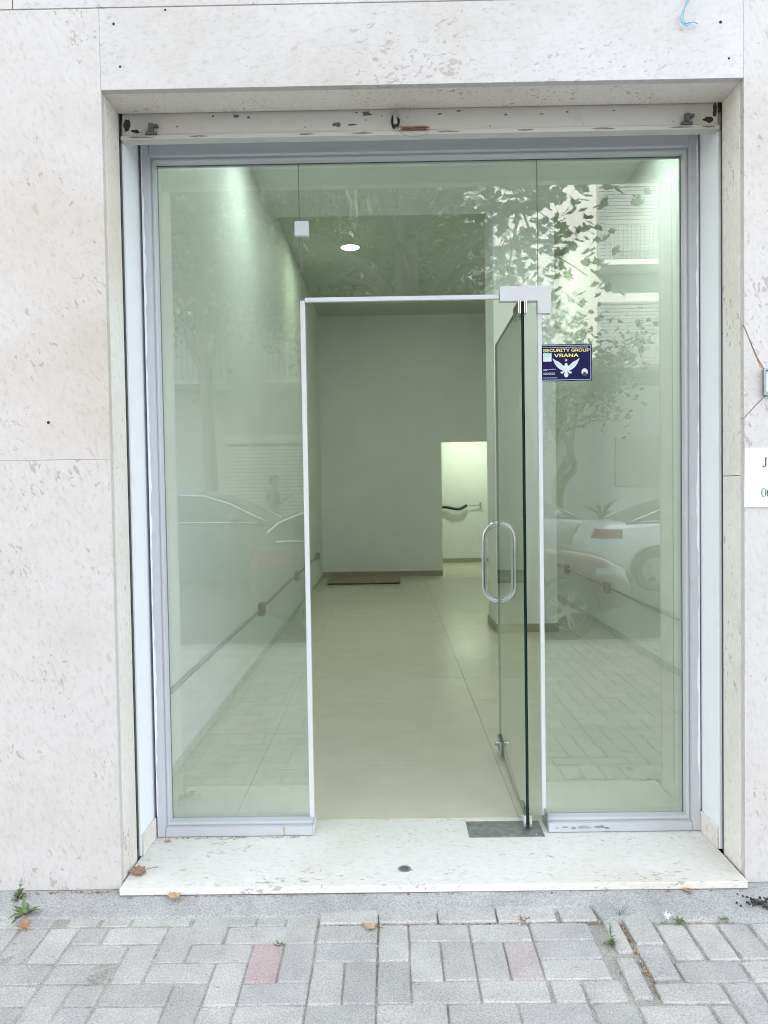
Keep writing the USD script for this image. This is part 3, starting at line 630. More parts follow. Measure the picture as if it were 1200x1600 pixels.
body = union_all([uv((.47, .56), (.53, .56), (.545, .63), (.535, .70), (.52, .76), (.48, .76), (.465, .70), (.455, .63)), Point(*S(.5, .545)).buffer(.0055), uv((.50, .515), (.47, .535), (.50, .55)),
                  uv((.48, .75), (.52, .75), (.545, .83), (.53, .88), (.5, .90), (.47, .88), (.455, .83)), uv((.46, .72), (.41, .745), (.385, .75), (.40, .79), (.43, .80), (.45, .77), (.475, .76)), uv((.54, .72), (.59, .745), (.615, .75), (.60, .79), (.57, .80), (.55, .77), (.525, .76))])
em = union_all([uv(*wing), uv(*[(1 - a_, b_) for a_, b_ in wing]), body]).buffer(0)
obj('winged_emblem', plate(em, y1_, .0003), 'sticker_white', st)
fe = union_all([LineString([S(a_, b_), S(c_, d_)]).buffer(.0007) for a_, b_, c_, d_ in [(.27, .43, .34, .57), (.31, .47, .38, .61), (.35, .5, .42, .65), (.39, .55, .45, .68), (.47, .80, .53, .80), (.47, .66, .53, .66)]]
               + [LineString([S(1 - a_, b_), S(1 - c_, d_)]).buffer(.0007) for a_, b_, c_, d_ in [(.27, .43, .34, .57), (.31, .47, .38, .61), (.35, .5, .42, .65), (.39, .55, .45, .68)]])
obj('feather_lines', plate(fe.intersection(em.buffer(-.0004)), y1_ - .0003, .0003), 'sticker_silver', st)
obj('emblem_disc', plate(Point(*S(.5, .43)).buffer(.0052), y1_, .0003), 'sticker_orange', st)
obj('white_label', plate(uv((.065, .25), (.21, .25), (.21, .45), (.065, .45)).buffer(.002), y1_, .0003), 'sticker_white', st)
obj('label_band', plate(uv((.075, .27), (.20, .27), (.20, .335), (.075, .335)).buffer(.001), y1_ - .0002, .0002), 'sticker_green', st)
obj('camera_picture', plate(affinity.scale(Point(*S(.857, .76)).buffer(.0125, 24), 1.05, 1.2), y1_, .0003), 'sticker_white', st)
obj('camera_lens', plate(union_all([Point(*S(.857, .82)).buffer(.009)]), y1_ - .0002, .0002), 'ink', st)
rr = random.Random(4); dashes = []
for v, u0, u1 in ((.075, .06, .93), (.665, .06, .30), (.70, .06, .14), (.77, .06, .28), (.80, .06, .28), (.90, .06, .33)):
    u = u0
    while u < u1:
        w_ = rr.uniform(.012, .04); dashes.append(uv((u, v), (min(u + w_, u1), v), (min(u + w_, u1), v + .018), (u, v + .018))); u += w_ + .009
obj('small_print', plate(union_all(dashes), y1_, .0003), 'sticker_line', st, kind='stuff')

# ------------------------------------------------------------------ fixtures on the wall
nt = thing('paper_notice', (1.42, 0, 1.43), 'white paper notice with black letters taped to the stone right of the opening', 'notice')
obj('paper_sheet', plate(affinity.rotate(sbox(1.312, 1.436, 1.61, 1.655), -.6, origin=(1.312, 1.436)), -.0030, .0008), 'paper', nt)
def serif(kind, x, z, h):
    t = h * .11
    if kind == 'J': return union_all([sbox(x + h * .18, z + h * .12, x + h * .18 + t * 1.2, z + h), sbox(x + h * .06, z + h * .95, x + h * .42, z + h), LineString([(x + h * .18 + t * .6, z + h * .16), (x + h * .16, z + h * .03), (x + h * .05, z + h * .0), (x - h * .02, z + h * .07)]).buffer(t * .45), Point(x - h * .02, z + h * .1).buffer(t * .7)])
    if kind == 'E': return union_all([sbox(x + h * .08, z, x + h * .08 + t * 1.2, z + h), sbox(x, z + h * .95, x + h * .58, z + h), sbox(x, z, x + h * .6, z + h * .05), sbox(x + h * .1, z + h * .48, x + h * .42, z + h * .53), sbox(x + h * .54, z + h * .8, x + h * .58, z + h), sbox(x + h * .56, z, x + h * .61, z + h * .22), sbox(x + h * .39, z + h * .4, x + h * .42, z + h * .61)])
    o = affinity.scale(Point(x + h * .27, z + h * .5).buffer(h * .5, 24), .52, 1)
    if kind == '0': return o.difference(affinity.scale(o, .62, .9))
    lo = affinity.scale(Point(x + h * .27, z + h * .3).buffer(h * .3, 24), .86, 1)
    return union_all([lo.difference(affinity.scale(lo, .62, .85)), LineString([(x + h * .06, z + h * .35), (x + h * .09, z + h * .6), (x + h * .2, z + h * .85), (x + h * .45, z + h * .99)]).buffer(t * .55)])
for s_, x, z, h in (('J', 1.382, 1.583, .036), ('E', 1.402, 1.583, .036), ('0', 1.374, 1.472, .034), ('6', 1.394, 1.472, .034)):
    obj('letter' if s_ in 'JE' else 'digit', plate(serif(s_, x, z, h), -.0036, .0006), 'ink', nt)
db = thing('doorbell_panel', (1.43, 0, 1.84), 'square metal framed doorbell panel on the stone at the cracked corner', 'doorbell')
q0 = sbox(1.3795, 1.846, 1.48, 1.945).buffer(-.006).buffer(.006)
obj('bezel', plate(q0.difference(q0.buffer(-.007)), -.014, .016), 'plate', db)
obj('face_plate', plate(q0.buffer(-.011), -.008, .006), 'paper', db)
obj('push_button', cyl((1.445, -.008, 1.895), (1.445, -.013, 1.895), .011, 20), 'satin', db)
wr = thing('loose_wire', (1.11, -.01, 3.18), 'loose blue wire hooked and dangling at the top right of the stone front', 'wire')
for k, (dx, dy) in enumerate(((0, 0), (.004, .003))):
    obj('wire_strand', tube(spline([(1.118 + dx, -.006, 3.36), (1.113 + dx, -.007, 3.29), (1.101 + dx, -.011 - dy, 3.262), (1.093 - dx, -.013, 3.235), (1.0895 - 2 * dx, -.012, 3.215), (1.0905 - dx, -.013, 3.196 - dx), (1.101, -.015 - dy, 3.189 - 2 * dx), (1.114, -.013, 3.194 - dx), (1.118 + dx * 6, -.012, 3.193 - dx)], 44), .0017, 6), 'blue_wire', wr, smooth=True)

# ================================================================== the room
RX0, RX1, RB, CZ1, CZ2 = -1.14, 2.20, 10.05, 4.28, 4.42
def struct(name, mesh, m_, parent=None, **k): return obj(name, mesh, m_, parent, kind=None if parent is not None else 'structure', **k)
fl = thing('floor', (.5, 5, ZS), kind='structure')
obj('grout_bed', bx(RX0 - .1, RX1 + .15, .527, 12.6, -.05, ZS - .0035), 'grout', fl)
xs_ = [RX0, -.715, .555, 1.825, RX1]; yy = .528; k = 0
while yy < 12.3:
    y2 = min(yy + .632, 12.3)
    for i in range(4):
        obj('floor_tile', rb(xs_[i] + .001, xs_[i + 1] - .001, yy + .0007, y2 - .0007, ZS - .012, ZS + .0003 * math.sin(k * 1.7 + i), .0012, 4), M['tile'][(k * 2 + i * 3 + (k * i) % 2) % 3], fl)
    yy = y2; k += 1
wl = thing('wall_left', (RX0, 5, 0), kind='structure'); obj('wall_face', bx(RX0 - .2, RX0, .52, 12.6, -.05, 4.60), 'wall', wl)
obj('skirting', rb(RX0, RX0 + .008, .53, RB, ZS + .0005, ZS + .06, .002), 'skirt_pale', wl)
wr_ = thing('wall_right', (RX1, 5, 0), kind='structure'); obj('wall_face', bx(RX1, RX1 + .2, .52, 12.6, -.05, 4.60), 'wall', wr_)
obj('skirting', rb(RX1 - .008, RX1, .53, 12.28, ZS + .0005, ZS + .06, .002), 'skirt_pale', wr_)
wb = thing('wall_back', (0, RB, 0), kind='structure')
obj('wall_face', [bx(RX0, .885, RB, RB + .15, ZS, 4.60), bx(.885, RX1, RB, RB + .15, 2.30, 4.60)], 'wall', wb)
obj('skirting', rb(RX0 + .012, .885, RB - .012, RB, ZS + .0005, ZS + .085, .002), 'skirt', wb)
br = thing('wall_rear_room', (1.2, 12.3, 0), kind='structure')
obj('wall_face', bx(RX0 - .1, RX1, 12.3, 12.5, -.05, 4.60), 'wall', br)
obj('skirting', rb(RX0, RX1 - .012, 12.288, 12.3, ZS + .0005, ZS + .08, .002), 'skirt', br)
wf = struct('wall_front_inside', [bx(RX0 - .2, -1.06, .50, .62, ZS, 4.60), bx(1.345, RX1 + .2, .50, .62, ZS, 4.60), bx(-1.06, 1.345, .51, .62, 2.98, 4.60)], 'wall')
ce = thing('ceiling', (.5, 5, CZ1), kind='structure')
obj('lower_ceiling', bx(RX0, RX1, .62, 4.98, CZ1, 4.45), 'ceiling_bounce_lit', ce)
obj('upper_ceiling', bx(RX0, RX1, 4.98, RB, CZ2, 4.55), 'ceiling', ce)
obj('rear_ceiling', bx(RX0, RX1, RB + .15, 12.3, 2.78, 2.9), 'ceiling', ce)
obj('ceiling_slab', bx(-1.36, 2.42, .60, 12.6, 4.601, 4.618), 'ceiling', ce)
co = thing('column', (1.38, 5.2, ZS), kind='structure')
obj('shaft', rb(1.07, 1.685, 4.90, 5.52, ZS, CZ2 - .001, .004), 'wall', co)
obj('column_skirting', [rb(1.058, 1.697, 4.888, 5.532, ZS + .0005, ZS + .085, .002)], 'skirt', co)
# ceiling lamps
lamps = [(-.42, 6.40, CZ2, 1, 'round ceiling downlight glowing white in the upper ceiling'), (-.36, 8.30, CZ2, 0, 'unlit round downlight deeper in the upper ceiling'), (-.45, 3.15, CZ1, 1, 'lit downlight by the left wall in the lower front ceiling'),
         (1.55, 3.15, CZ1, 1, 'lit downlight by the right wall in the lower front ceiling'), (1.5, 6.4, CZ2, 1, 'lit downlight in the upper ceiling behind the column'), (1.45, 11.5, 2.78, 1, 'lit downlight in the rear room beyond the opening')]
for x, y, z, on, lab in lamps:
    t = thing('ceiling_lamp', (x, y, z), lab, 'ceiling lamp')
    ring = m3.Manifold.cylinder(.012, .122, .118, 40).translate((x, y, z - .012)) - m3.Manifold.cylinder(.05, .106, .106, 40).translate((x, y, z - .03))
    obj('trim_ring', ring, 'white_trim', t, smooth=40)
    obj('diffuser', arr(m3.Manifold.cylinder(.004, .105, .105, 40).translate((x, y, z - .008))), ('lamp_glow_front' if z == CZ1 else 'lamp_glow_rear' if y > 11 else 'lamp_glow') if on else 'lamp_off', t)
# surface conduits with socket boxes
for xw, s, lab, boxes, y1e in ((RX0, 1, 'grey surface conduit with socket boxes along the left interior wall', (3.75, 6.3, 9.0), 9.1), (RX1, -1, 'grey surface conduit with socket boxes along the right interior wall', (4.85, 6.6), 9.5)):
    c_ = thing('cable_conduit', (xw, 5, .50), lab, 'conduit')
    zc_ = .505
    obj('pipe', tube([(xw + s * .014, y, zc_ + .006 * math.sin(y * 1.3)) for y in np.linspace(.60, y1e, 40)], .0115, 10), 'pvc', c_, smooth=True)
    for y in boxes:
        b = obj('socket_box', rb(min(xw + s * .001, xw + s * .05), max(xw + s * .001, xw + s * .05), y - .055, y + .055, zc_ - .055, zc_ + .055, .008), 'pvc', c_)
        obj('socket_face', cyl((xw + s * .05, y, zc_), (xw + s * .056, y, zc_), .032, 20), 'satin', b)
bd = thing('flat_board', (-.45, 9.4, ZS), 'flat brown board lying on the floor at the back left corner', 'board')
obj('board_top', rb(-.98, .15, 8.98, 9.98, ZS + .016, ZS + .036, .003), 'board', bd)
obj('board_underside', rb(-.97, .14, 8.99, 9.97, ZS + .001, ZS + .016, .002), 'dark_plastic', bd)
pp_ = thing('wall_pipe', (1.2, 12.2, 1.1), 'short black pipe with thin rod on the bright rear room wall', 'pipe')
obj('pipe_sleeve', tube(spline([(.95, 12.22, 1.115), (1.25, 12.22, 1.122), (1.42, 12.22, 1.126), (1.49, 12.235, 1.165), (1.52, 12.24, 1.175)], 24), .028, 12), 'dark_plastic', pp_, smooth=True)
obj('rod', cyl((1.5, 12.25, 1.165), (1.80, 12.25, 1.185), .008, 10), 'pvc', pp_)
obj('rod_stop', rb(1.775, 1.81, 12.235, 12.299, 1.13, 1.235, .008), 'pvc', pp_)

# ================================================================== litter and weeds at the foot of the front
LOBES = [(0, -.30), (.05, -.18), (.28, -.20), (.26, -.08), (.50, .02), (.33, .10), (.36, .26), (.17, .22), (.0, .55), (-.17, .22), (-.36, .26), (-.33, .10), (-.50, .02), (-.26, -.08), (-.28, -.20), (-.05, -.18)]
def plane_leaf(size, curl=.25, seed=0):
    g = random.Random(seed); V = [(0, 0, 0)]
    for x, y in LOBES:
        q = 1 + g.uniform(-.12, .12); x, y = x * q, y * q; r2 = x * x + y * y
        V.append((x * size, y * size, size * curl * (r2 * 1.2 + g.uniform(-.06, .10))))
    n = len(LOBES); F = [(0, 1 + k, 1 + (k + 1) % n) for k in range(n)]
    return trimesh.Trimesh(np.array(V), np.array(F), process=False)
def place(m, loc, rz=0, rx=0, ry=0):
    m = arr(m).copy(); m.apply_transform(trimesh.transformations.euler_matrix(rx, ry, rz)); m.apply_translation(loc); return m
def fallen(name, loc, size, curl, rz, mat_, label, seed, rx=0, ry=0, group=None):
    t = thing(name, loc, label, 'leaf', group)
    obj('blade', place(plane_leaf(size, curl, seed), loc, rz, rx, ry), mat_, t, smooth=35)
    c, s = math.cos(rz), math.sin(rz)
    obj('stalk', tube([(loc[0] + s * size * .22, loc[1] - c * size * .22, loc[2] + .004), (loc[0] + s * size * .5 + .004, loc[1] - c * size * .5, loc[2] + .005), (loc[0] + s * size * .72, loc[1] - c * size * .72, loc[2] + .003)], .0011, 5), 'dry3', t)
    return t
fallen('fallen_leaf', (-.985, .075, ZS + .004), .095, .35, 2.0, 'dry', 'brown lobed leaf lying on the left end of the doorstep', 1)
fallen('fallen_leaf', (-1.30, -.215, .012), .055, .9, .6, 'dry', 'curled pinkish brown leaf on the paving below the weeds', 2, rx=.5)
fallen('fallen_leaf', (-.81, -.062, .030), .06, 1.2, 2.6, 'dry2', 'crumpled pale leaf on the cement under the doorstep left end', 3, rx=-.4)
fallen('fallen_leaf', (-.085, -.228, .006), .06, .35, 1.2, 'dry2', 'tan leaf lying over a paver joint below the middle of the step', 4)
fallen('fallen_leaf', (-.955, .33, ZS + .004), .035, .5, .9, 'dry2', 'small dry leaf in the inner left corner of the doorstep', 5)
fallen('fallen_leaf', (1.08, -.058, .028), .05, .6, 1.7, 'dry', 'dry brown leaf on the cement below the right end of the step', 6)
fallen('fallen_leaf', (.445, -.205, .006), .045, .9, 2.2, 'dry', 'small curled leaf caught in the joint below the floor plate', 7, rx=.5)
lit = [[], [], []]; g3 = random.Random(12)
def scatter(n, fx, fy, z, smin=.004, smax=.014):
    for _ in range(n):
        s = g3.uniform(smin, smax); x, y = fx(), fy(); k = g3.choice([0, 0, 1, 2])
        zz = z(x, y) if callable(z) else z
        lit[k].append(place(plane_leaf(s, .6, g3.randrange(99)), (x, y, zz + .001), g3.uniform(0, 6.3), g3.uniform(-.6, .6), g3.uniform(-.6, .6)))
scatter(300, lambda: g3.uniform(-.28, .72), lambda: -.2055 + g3.gauss(0, .0035), -.003, .003, .011)
scatter(130, lambda: .785 + g3.gauss(0, .006), lambda: g3.uniform(-.60, -.17), -.004)
scatter(60, lambda: g3.uniform(.88, 1.2), lambda: -.215 + g3.gauss(0, .004), -.003, .003, .010)
scatter(90, lambda: -.064 + g3.gauss(0, .003), lambda: g3.uniform(-.6, -.2), -.005, .003, .007)
scatter(60, lambda: .267 + g3.gauss(0, .003), lambda: g3.uniform(-.5, -.2), -.005, .003, .007)
scatter(40, lambda: .70 + g3.gauss(0, .004), lambda: g3.uniform(-.6, -.2), -.005, .003, .007)
scatter(130, lambda: g3.uniform(-1.0, 1.3), lambda: -.050 - abs(g3.gauss(0, .004)), .0245, .003, .012)
scatter(70, lambda: g3.uniform(-1.4, -1.0), lambda: -.012 - abs(g3.gauss(0, .008)), .027, .003, .014)
scatter(80, lambda: g3.uniform(-.95, -.40), lambda: .362 - abs(g3.gauss(0, .006)), ZS + .001, .003, .011)
scatter(50, lambda: g3.uniform(.66, 1.28), lambda: .33 - abs(g3.gauss(0, .10)), ZS + .001, .002, .006)
scatter(30, lambda: -.40 + g3.gauss(0, .006), lambda: g3.uniform(-.6, -.3), -.004, .003, .008)
scatter(16, lambda: g3.uniform(-.9, 1.2), lambda: g3.uniform(0, .34), ZS + .001, .002, .005)
ll = thing('leaf_litter', (0, -.2, 0), kind='stuff')
for k, m_ in enumerate(('dry', 'dry2', 'dry3')): obj('leaf_crumbs', lit[k], m_, ll)

def blade(p, az, ln, w, lift, droop=.6, fold=.3, n=6, serr=0.0, g=None):
    """One narrow leaf: rises by lift, then droops; folded along its rib."""
    V, F = [], []
    ca, sa = math.cos(az), math.sin(az)
    for k in range(n + 1):
        t = k / n; r = ln * t * math.cos(lift * (1 - .3 * t)); z = ln * (t * math.sin(lift) - droop * t * t * .5)
        ww = w * math.sin(PI * min(1, .12 + .88 * t) ** .8) * (1 + (serr * (1 if k % 2 else -1)))
        if k == n: ww = 0.0005
        for s in (-1, 0, 1): V.append((p[0] + ca * r - sa * s * ww, p[1] + sa * r + ca * s * ww, p[2] + z + abs(s) * ww * fold))
    for k in range(n):
        for s in (0, 1): a = k * 3 + s; F += [(a, a + 1, a + 4), (a, a + 4, a + 3)]
    return trimesh.Trimesh(np.array(V), np.array(F), process=False)
def weed(loc, label, nleaf, ln, w, lift=(.2, .9), seed=0, stems=0, sh=.05, mat_='weed', serr=.25):
    g = random.Random(seed); t = thing('weed', loc, label, 'weed')
    obj('leaf_rosette', [blade((loc[0] + g.gauss(0, .004), loc[1] + g.gauss(0, .003), loc[2]), k * 2.4 + g.uniform(-.3, .3), ln * g.uniform(.6, 1.15), w * g.uniform(.7, 1.2), g.uniform(*lift), g.uniform(.3, .9), serr=serr) for k in range(nleaf)], mat_, t, smooth=50)
    for k in range(stems):
        az = g.uniform(0, 6.3); h = sh * g.uniform(.7, 1.2); top = (loc[0] + math.cos(az) * h * .25, loc[1] + math.sin(az) * h * .2, loc[2] + h)
        s = obj('stem', tube(spline([loc, (loc[0] + math.cos(az) * h * .08, loc[1] + math.sin(az) * h * .06, loc[2] + h * .5), top], 8), .0011, 5), mat_, t)
        lv = [blade(tuple(np.array(loc) + (np.array(top) - np.array(loc)) * f), g.uniform(0, 6.3), ln * .55 * (1.2 - f * .6), w * .6, g.uniform(.3, .9), .5) for f in np.linspace(.2, 1, 9)]
        obj('stem_leaves', lv, mat_, s, smooth=50)
    return t
weed((-1.335, -.135, .012), 'broad leaved green weed rosette in the broken cement by the left panel', 11, .070, .0085, (.25, 1.0), 1, serr=.3)
weed((-1.40, -.05, .02), 'upright grey green weed at the left edge against the stone panel', 8, .045, .006, (.5, 1.2), 2, stems=3, sh=.042, mat_='weed_pale')
weed((-.395, -.315, -.003), 'tiny green weed in the joint above the pink paver', 9, .020, .0035, (.2, 1.0), 3)
weed((.715, -.335, -.003), 'tufted green weed in the joint of the disturbed paving strip', 16, .034, .0028, (.4, 1.3), 4, stems=2, sh=.05)
weed((.795, -.175, .003), 'thin wispy grass sprouting at the cement edge of the disturbed strip', 8, .06, .0014, (.9, 1.4), 5, mat_='weed_pale', serr=0)
weed((.985, -.218, .004), 'small bright green weed beside a white scrap at the cement edge', 18, .028, .0030, (.2, 1.2), 6)
weed((1.145, -.205, .004), 'small dark green weed right of the white scrap at cement edge', 12, .018, .003, (.2, 1.1), 7)
weed((1.265, -.345, -.002), 'grassy weed in the paving at the right edge of the view', 12, .042, .0025, (.15, .9), 8)
ps = obj('paper_scrap', place(plane_leaf(.035, 1.3, 44), (.945, -.205, .014), .5, .7, .2), 'paper', None, smooth=False, label='crumpled white paper scrap beside a weed at the cement edge', cat='paper scrap')
dp = thing('grit_heap', (1.31, -.13, .01), kind='stuff'); g4 = random.Random(5)
obj('dark_grit', [place(trimesh.creation.icosphere(0, g4.uniform(.002, .0065)), (1.31 + g4.gauss(0, .035), -.125 + g4.gauss(0, .016), .016 + abs(g4.gauss(0, .005))), g4.random(), g4.random()) for _ in range(70)], 'soil', dp)
peb = thing('pebbles', (0, -.3, 0), kind='stuff')
obj('small_pebbles', [place(trimesh.creation.icosphere(1, g4.uniform(.0015, .0045)), (g4.uniform(-1.4, 1.4), g4.uniform(-.72, -.06), .003 if True else 0), g4.random()) for _ in range(150)], PAV[3], peb)

# ================================================================== the street behind the camera (seen in the glass)
def xform(mesh, loc, rz):
    m = arr(mesh).copy(); m.apply_transform(trimesh.transformations.rotation_matrix(rz, [0, 0, 1])); m.apply_translation(loc); return m
def loft(sections):
    """Closed loft through equal-length rings."""
    S_ = [np.array(s) for s in sections]; n = len(S_[0]); V = np.vstack(S_); F = []
    for i in range(len(S_) - 1):
        for k in range(n):
            a, b = i * n + k, i * n + (k + 1) % n; F += [(a, b, b + n), (a, b + n, a + n)]
    c0, c1 = len(V), len(V) + 1; V = np.vstack([V, S_[0].mean(0), S_[-1].mean(0)])
    for k in range(n): F += [(c0, (k + 1) % n, k), (c1, (len(S_) - 1) * n + k, (len(S_) - 1) * n + (k + 1) % n)]
    m = trimesh.Trimesh(V, np.array(F), process=True); trimesh.repair.fix_normals(m); return m
def interp(keys, x): 
    k = np.array(keys); return [float(np.interp(x, k[:, 0], k[:, i])) for i in range(1, k.shape[1])]
CARS = {'sedan': dict(body=[(-2.25, .62, .42, .70), (-2.18, .74, .30, .90), (-2.0, .82, .25, 1.00), (-1.4, .88, .20, 1.04), (-.6, .90, .18, 1.0), (.5, .90, .18, .985), (.95, .89, .18, .97), (1.4, .87, .20, .92), (1.85, .80, .24, .82), (2.15, .70, .28, .70), (2.27, .58, .38, .56)],
                      roof=[(-1.75, 1.02), (-1.2, 1.26), (-.75, 1.385), (-.2, 1.43), (.25, 1.405), (.6, 1.28), (1.12, .985)], wb=(-1.36, 1.37)),
        'hatch': dict(body=[(-1.98, .64, .40, .85), (-1.92, .75, .30, 1.02), (-1.6, .84, .22, 1.06), (-1.0, .88, .19, 1.03), (-.3, .89, .18, 1.0), (.6, .89, .18, .99), (1.0, .88, .19, .97), (1.4, .85, .21, .92), (1.75, .77, .25, .83), (1.98, .65, .29, .70), (2.06, .55, .38, .57)],
                      roof=[(-1.88, 1.06), (-1.68, 1.28), (-1.35, 1.42), (-.6, 1.47), (.1, 1.43), (.5, 1.30), (1.08, .99)], wb=(-1.24, 1.30))}
M['car_glass'] = plain('car_window_glass', (.02, .025, .025), .03, spec=.8)
M['tyre'] = plain('tyre_rubber', (.025, .025, .027), .8)
M['lamp_red'] = plain('tail_lamp_red', (.28, .02, .015), .12)
M['lamp_clear'] = plain('head_lamp_clear', (.30, .32, .34), .06, .3)
def car(kind, loc, rz, m_body, label, group, size=1.0):
    D = CARS[kind]; t = thing('parked_car', loc, label, 'car', group)
    def T(m):
        m = arr(m).copy(); m.apply_scale(size); return xform(m, loc, rz)
    secs = []
    for x in np.linspace(D['body'][0][0], D['body'][-1][0], 44):
        hw, zb, zt = interp(D['body'], x); zm = zb + (zt - zb) * .62
        ring = [(hw * .86, zb), (hw * .97, zb + .08), (hw * .985, zb + (zt - zb) * .35), (hw, zm), (hw * .985, zt - .09), (hw * .93, zt - .03), (hw * .80, zt), (hw * .4, zt + .015)]
        ring = ring + [(-a, b) for a, b in ring[::-1]]
        secs.append([(x, a, b) for a, b in ring])
    bm = loft(secs); bod = m3.Manifold(m3.Mesh(np.asarray(bm.vertices, np.float32), np.asarray(bm.faces, np.uint32)))
    cut = bod
    for wx in D['wb']:
        for s in (-1, 1): cut = cut - m3.Manifold.cylinder(.5, .375, .375, 32).rotate((90, 0, 0)).translate((wx, s * .92 + .25, .31))
    obj('body', T(cut), m_body, t, smooth=35)
    for s in (-1, 1):
        fx = D['body'][-1][0]; rx = D['body'][0][0]
        obj('headlight', T(bod.translate((.007, s * .004, .003)) ^ m3.Manifold.cube((.36, .42, .075)).translate((fx - .44, s * .64 - .21, .655))), 'lamp_clear', t, smooth=40)
        obj('tail_light', T(bod.translate((-.007, s * .004, 0)) ^ m3.Manifold.cube((.44, .42, .14)).translate((rx - .02, s * .68 - .21, .79))), 'lamp_red', t, smooth=40)
    rf = D['roof']; gs, rs_ = [], []
    for x in np.linspace(rf[0][0], rf[-1][0], 30):
        zt = float(np.interp(x, [p[0] for p in rf], [p[1] for p in rf])); hw, _, zb = interp(D['body'], x); z0 = zb - .05; f = (zt - z0) / .5
        top = hw * (.93 - .22 * max(0, min(1, f)))
        ring = [(hw * .92, z0), (top + .01, z0 + (zt - z0) * .85), (top * .9, zt - .012), (top * .45, zt)]
        gs.append([(x, a, b) for a, b in ring + [(-a, b) for a, b in ring[::-1]]])
    gh = loft(gs); obj('window_glass', T(gh), 'car_glass', t, smooth=30)
    G = m3.Manifold(m3.Mesh(np.asarray(gh.vertices, np.float32), np.asarray(gh.faces, np.uint32)))
    zr = max(p[1] for p in rf)
    xr = [p[0] for p in rf if p[1] > zr - .17]
    obj('roof', T(G.scale((1.0, 1.012, 1.0)).translate((0, 0, .008)) ^ m3.Manifold.cube((xr[-1] - xr[0], 2, .2)).translate((xr[0], -1, zr - .085))), m_body, t, smooth=30)
    for s in (-1, 1):
        def at(x, top):
            zt = float(np.interp(x, [p[0] for p in rf], [p[1] for p in rf])); hw, _, zb = interp(D['body'], x); z0 = zb - .05; f = (zt - z0) / .5
            tp = hw * (.93 - .22 * max(0, min(1, f)))
            return (x, s * (tp + .012), z0 + (zt - z0) * .86) if top else (x, s * (hw * .925 + .004), zb + .005)
        arc = [at(x, True) for x in np.linspace(rf[0][0] + .1, rf[-1][0] - .04, 24)]
        obj('roof_rail_trim', T(tube(arc, .014, 6)), 'chrome', t, smooth=True)
        obj('belt_trim', T(tube([at(x, False) for x in np.linspace(rf[0][0] + .2, rf[-1][0] - .12, 16)], .010, 6)), 'chrome', t, smooth=True)
        for px in (-.25, -1.0): 
            a, b = at(px, False), at(px, True); obj('pillar', T(tube([a, b], .03, 6)), 'dark_plastic', t)
        hw, _, zb = interp(D['body'], .75)
        obj('wing_mirror', T(m3.Manifold.sphere(1, 20).scale((.085, .12, .075)).translate((.72, s * (hw + .10), zb + .07))), m_body, t, smooth=True)
        for wx in D['wb']:
            w = thing_part(t, 'wheel', T(arr(m3.Manifold.revolve(m3.CrossSection([[(.20, -.09), (.285, -.10), (.318, -.07), (.322, 0), (.318, .07), (.285, .10), (.20, .09)]]), 40).rotate((90, 0, 0)).translate((wx, s * .80, .312)))), 'tyre')
            sp = [m3.Manifold.revolve(m3.CrossSection([[(.19, -.085), (.215, -.085), (.215, .085), (.19, .085)]]), 36)]
            for k in range(5):
                for dth in (-.14, .14): sp.append(m3.Manifold.cube((.20, .022, .03)).translate((.02, -.011, .045)).rotate((0, 0, k * 72 + math.degrees(dth))))
            sp.append(m3.Manifold.cylinder(.04, .05, .05, 20).translate((0, 0, .04)))
            obj('rim', T([arr(q.rotate((90 if s < 0 else -90, 0, 0)).translate((wx, s * .80, .312))) for q in sp]), 'satin', w, smooth=30)
    return t
def thing_part(t, name, m, mat_): return obj(name, m, mat_, t, smooth=40)
M['car_red'] = plain('car_paint_dull_red', (.13, .035, .035), .22, coat_weight=.8)
M['car_white'] = plain('car_paint_white', (.80, .82, .83), .2, coat_weight=.8)
M['car_dark'] = plain('car_paint_dark_blue', (.06, .075, .09), .18, coat_weight=.9)
M['car_silver'] = plain('car_paint_silver', (.48, .50, .52), .2, .3, coat_weight=.8)
CG = None
car('hatch', (.50, -4.98, -.06), 0, 'car_red', 'dull red hatchback parked at the kerb facing right, mirrored in both panes', CG)
car('sedan', (5.30, -8.55, -.06), 0, 'car_white', 'white saloon car in the street mirrored in the right pane', CG)
car('sedan', (-3.1, -8.75, -.06), 0, 'car_dark', 'dark blue saloon car in the street mirrored in the left pane', CG, 1.13)
car('sedan', (2.32, -11.4, -.06), 0, 'car_silver', 'silver saloon parked at the far kerb behind the white car', CG, 1.04)

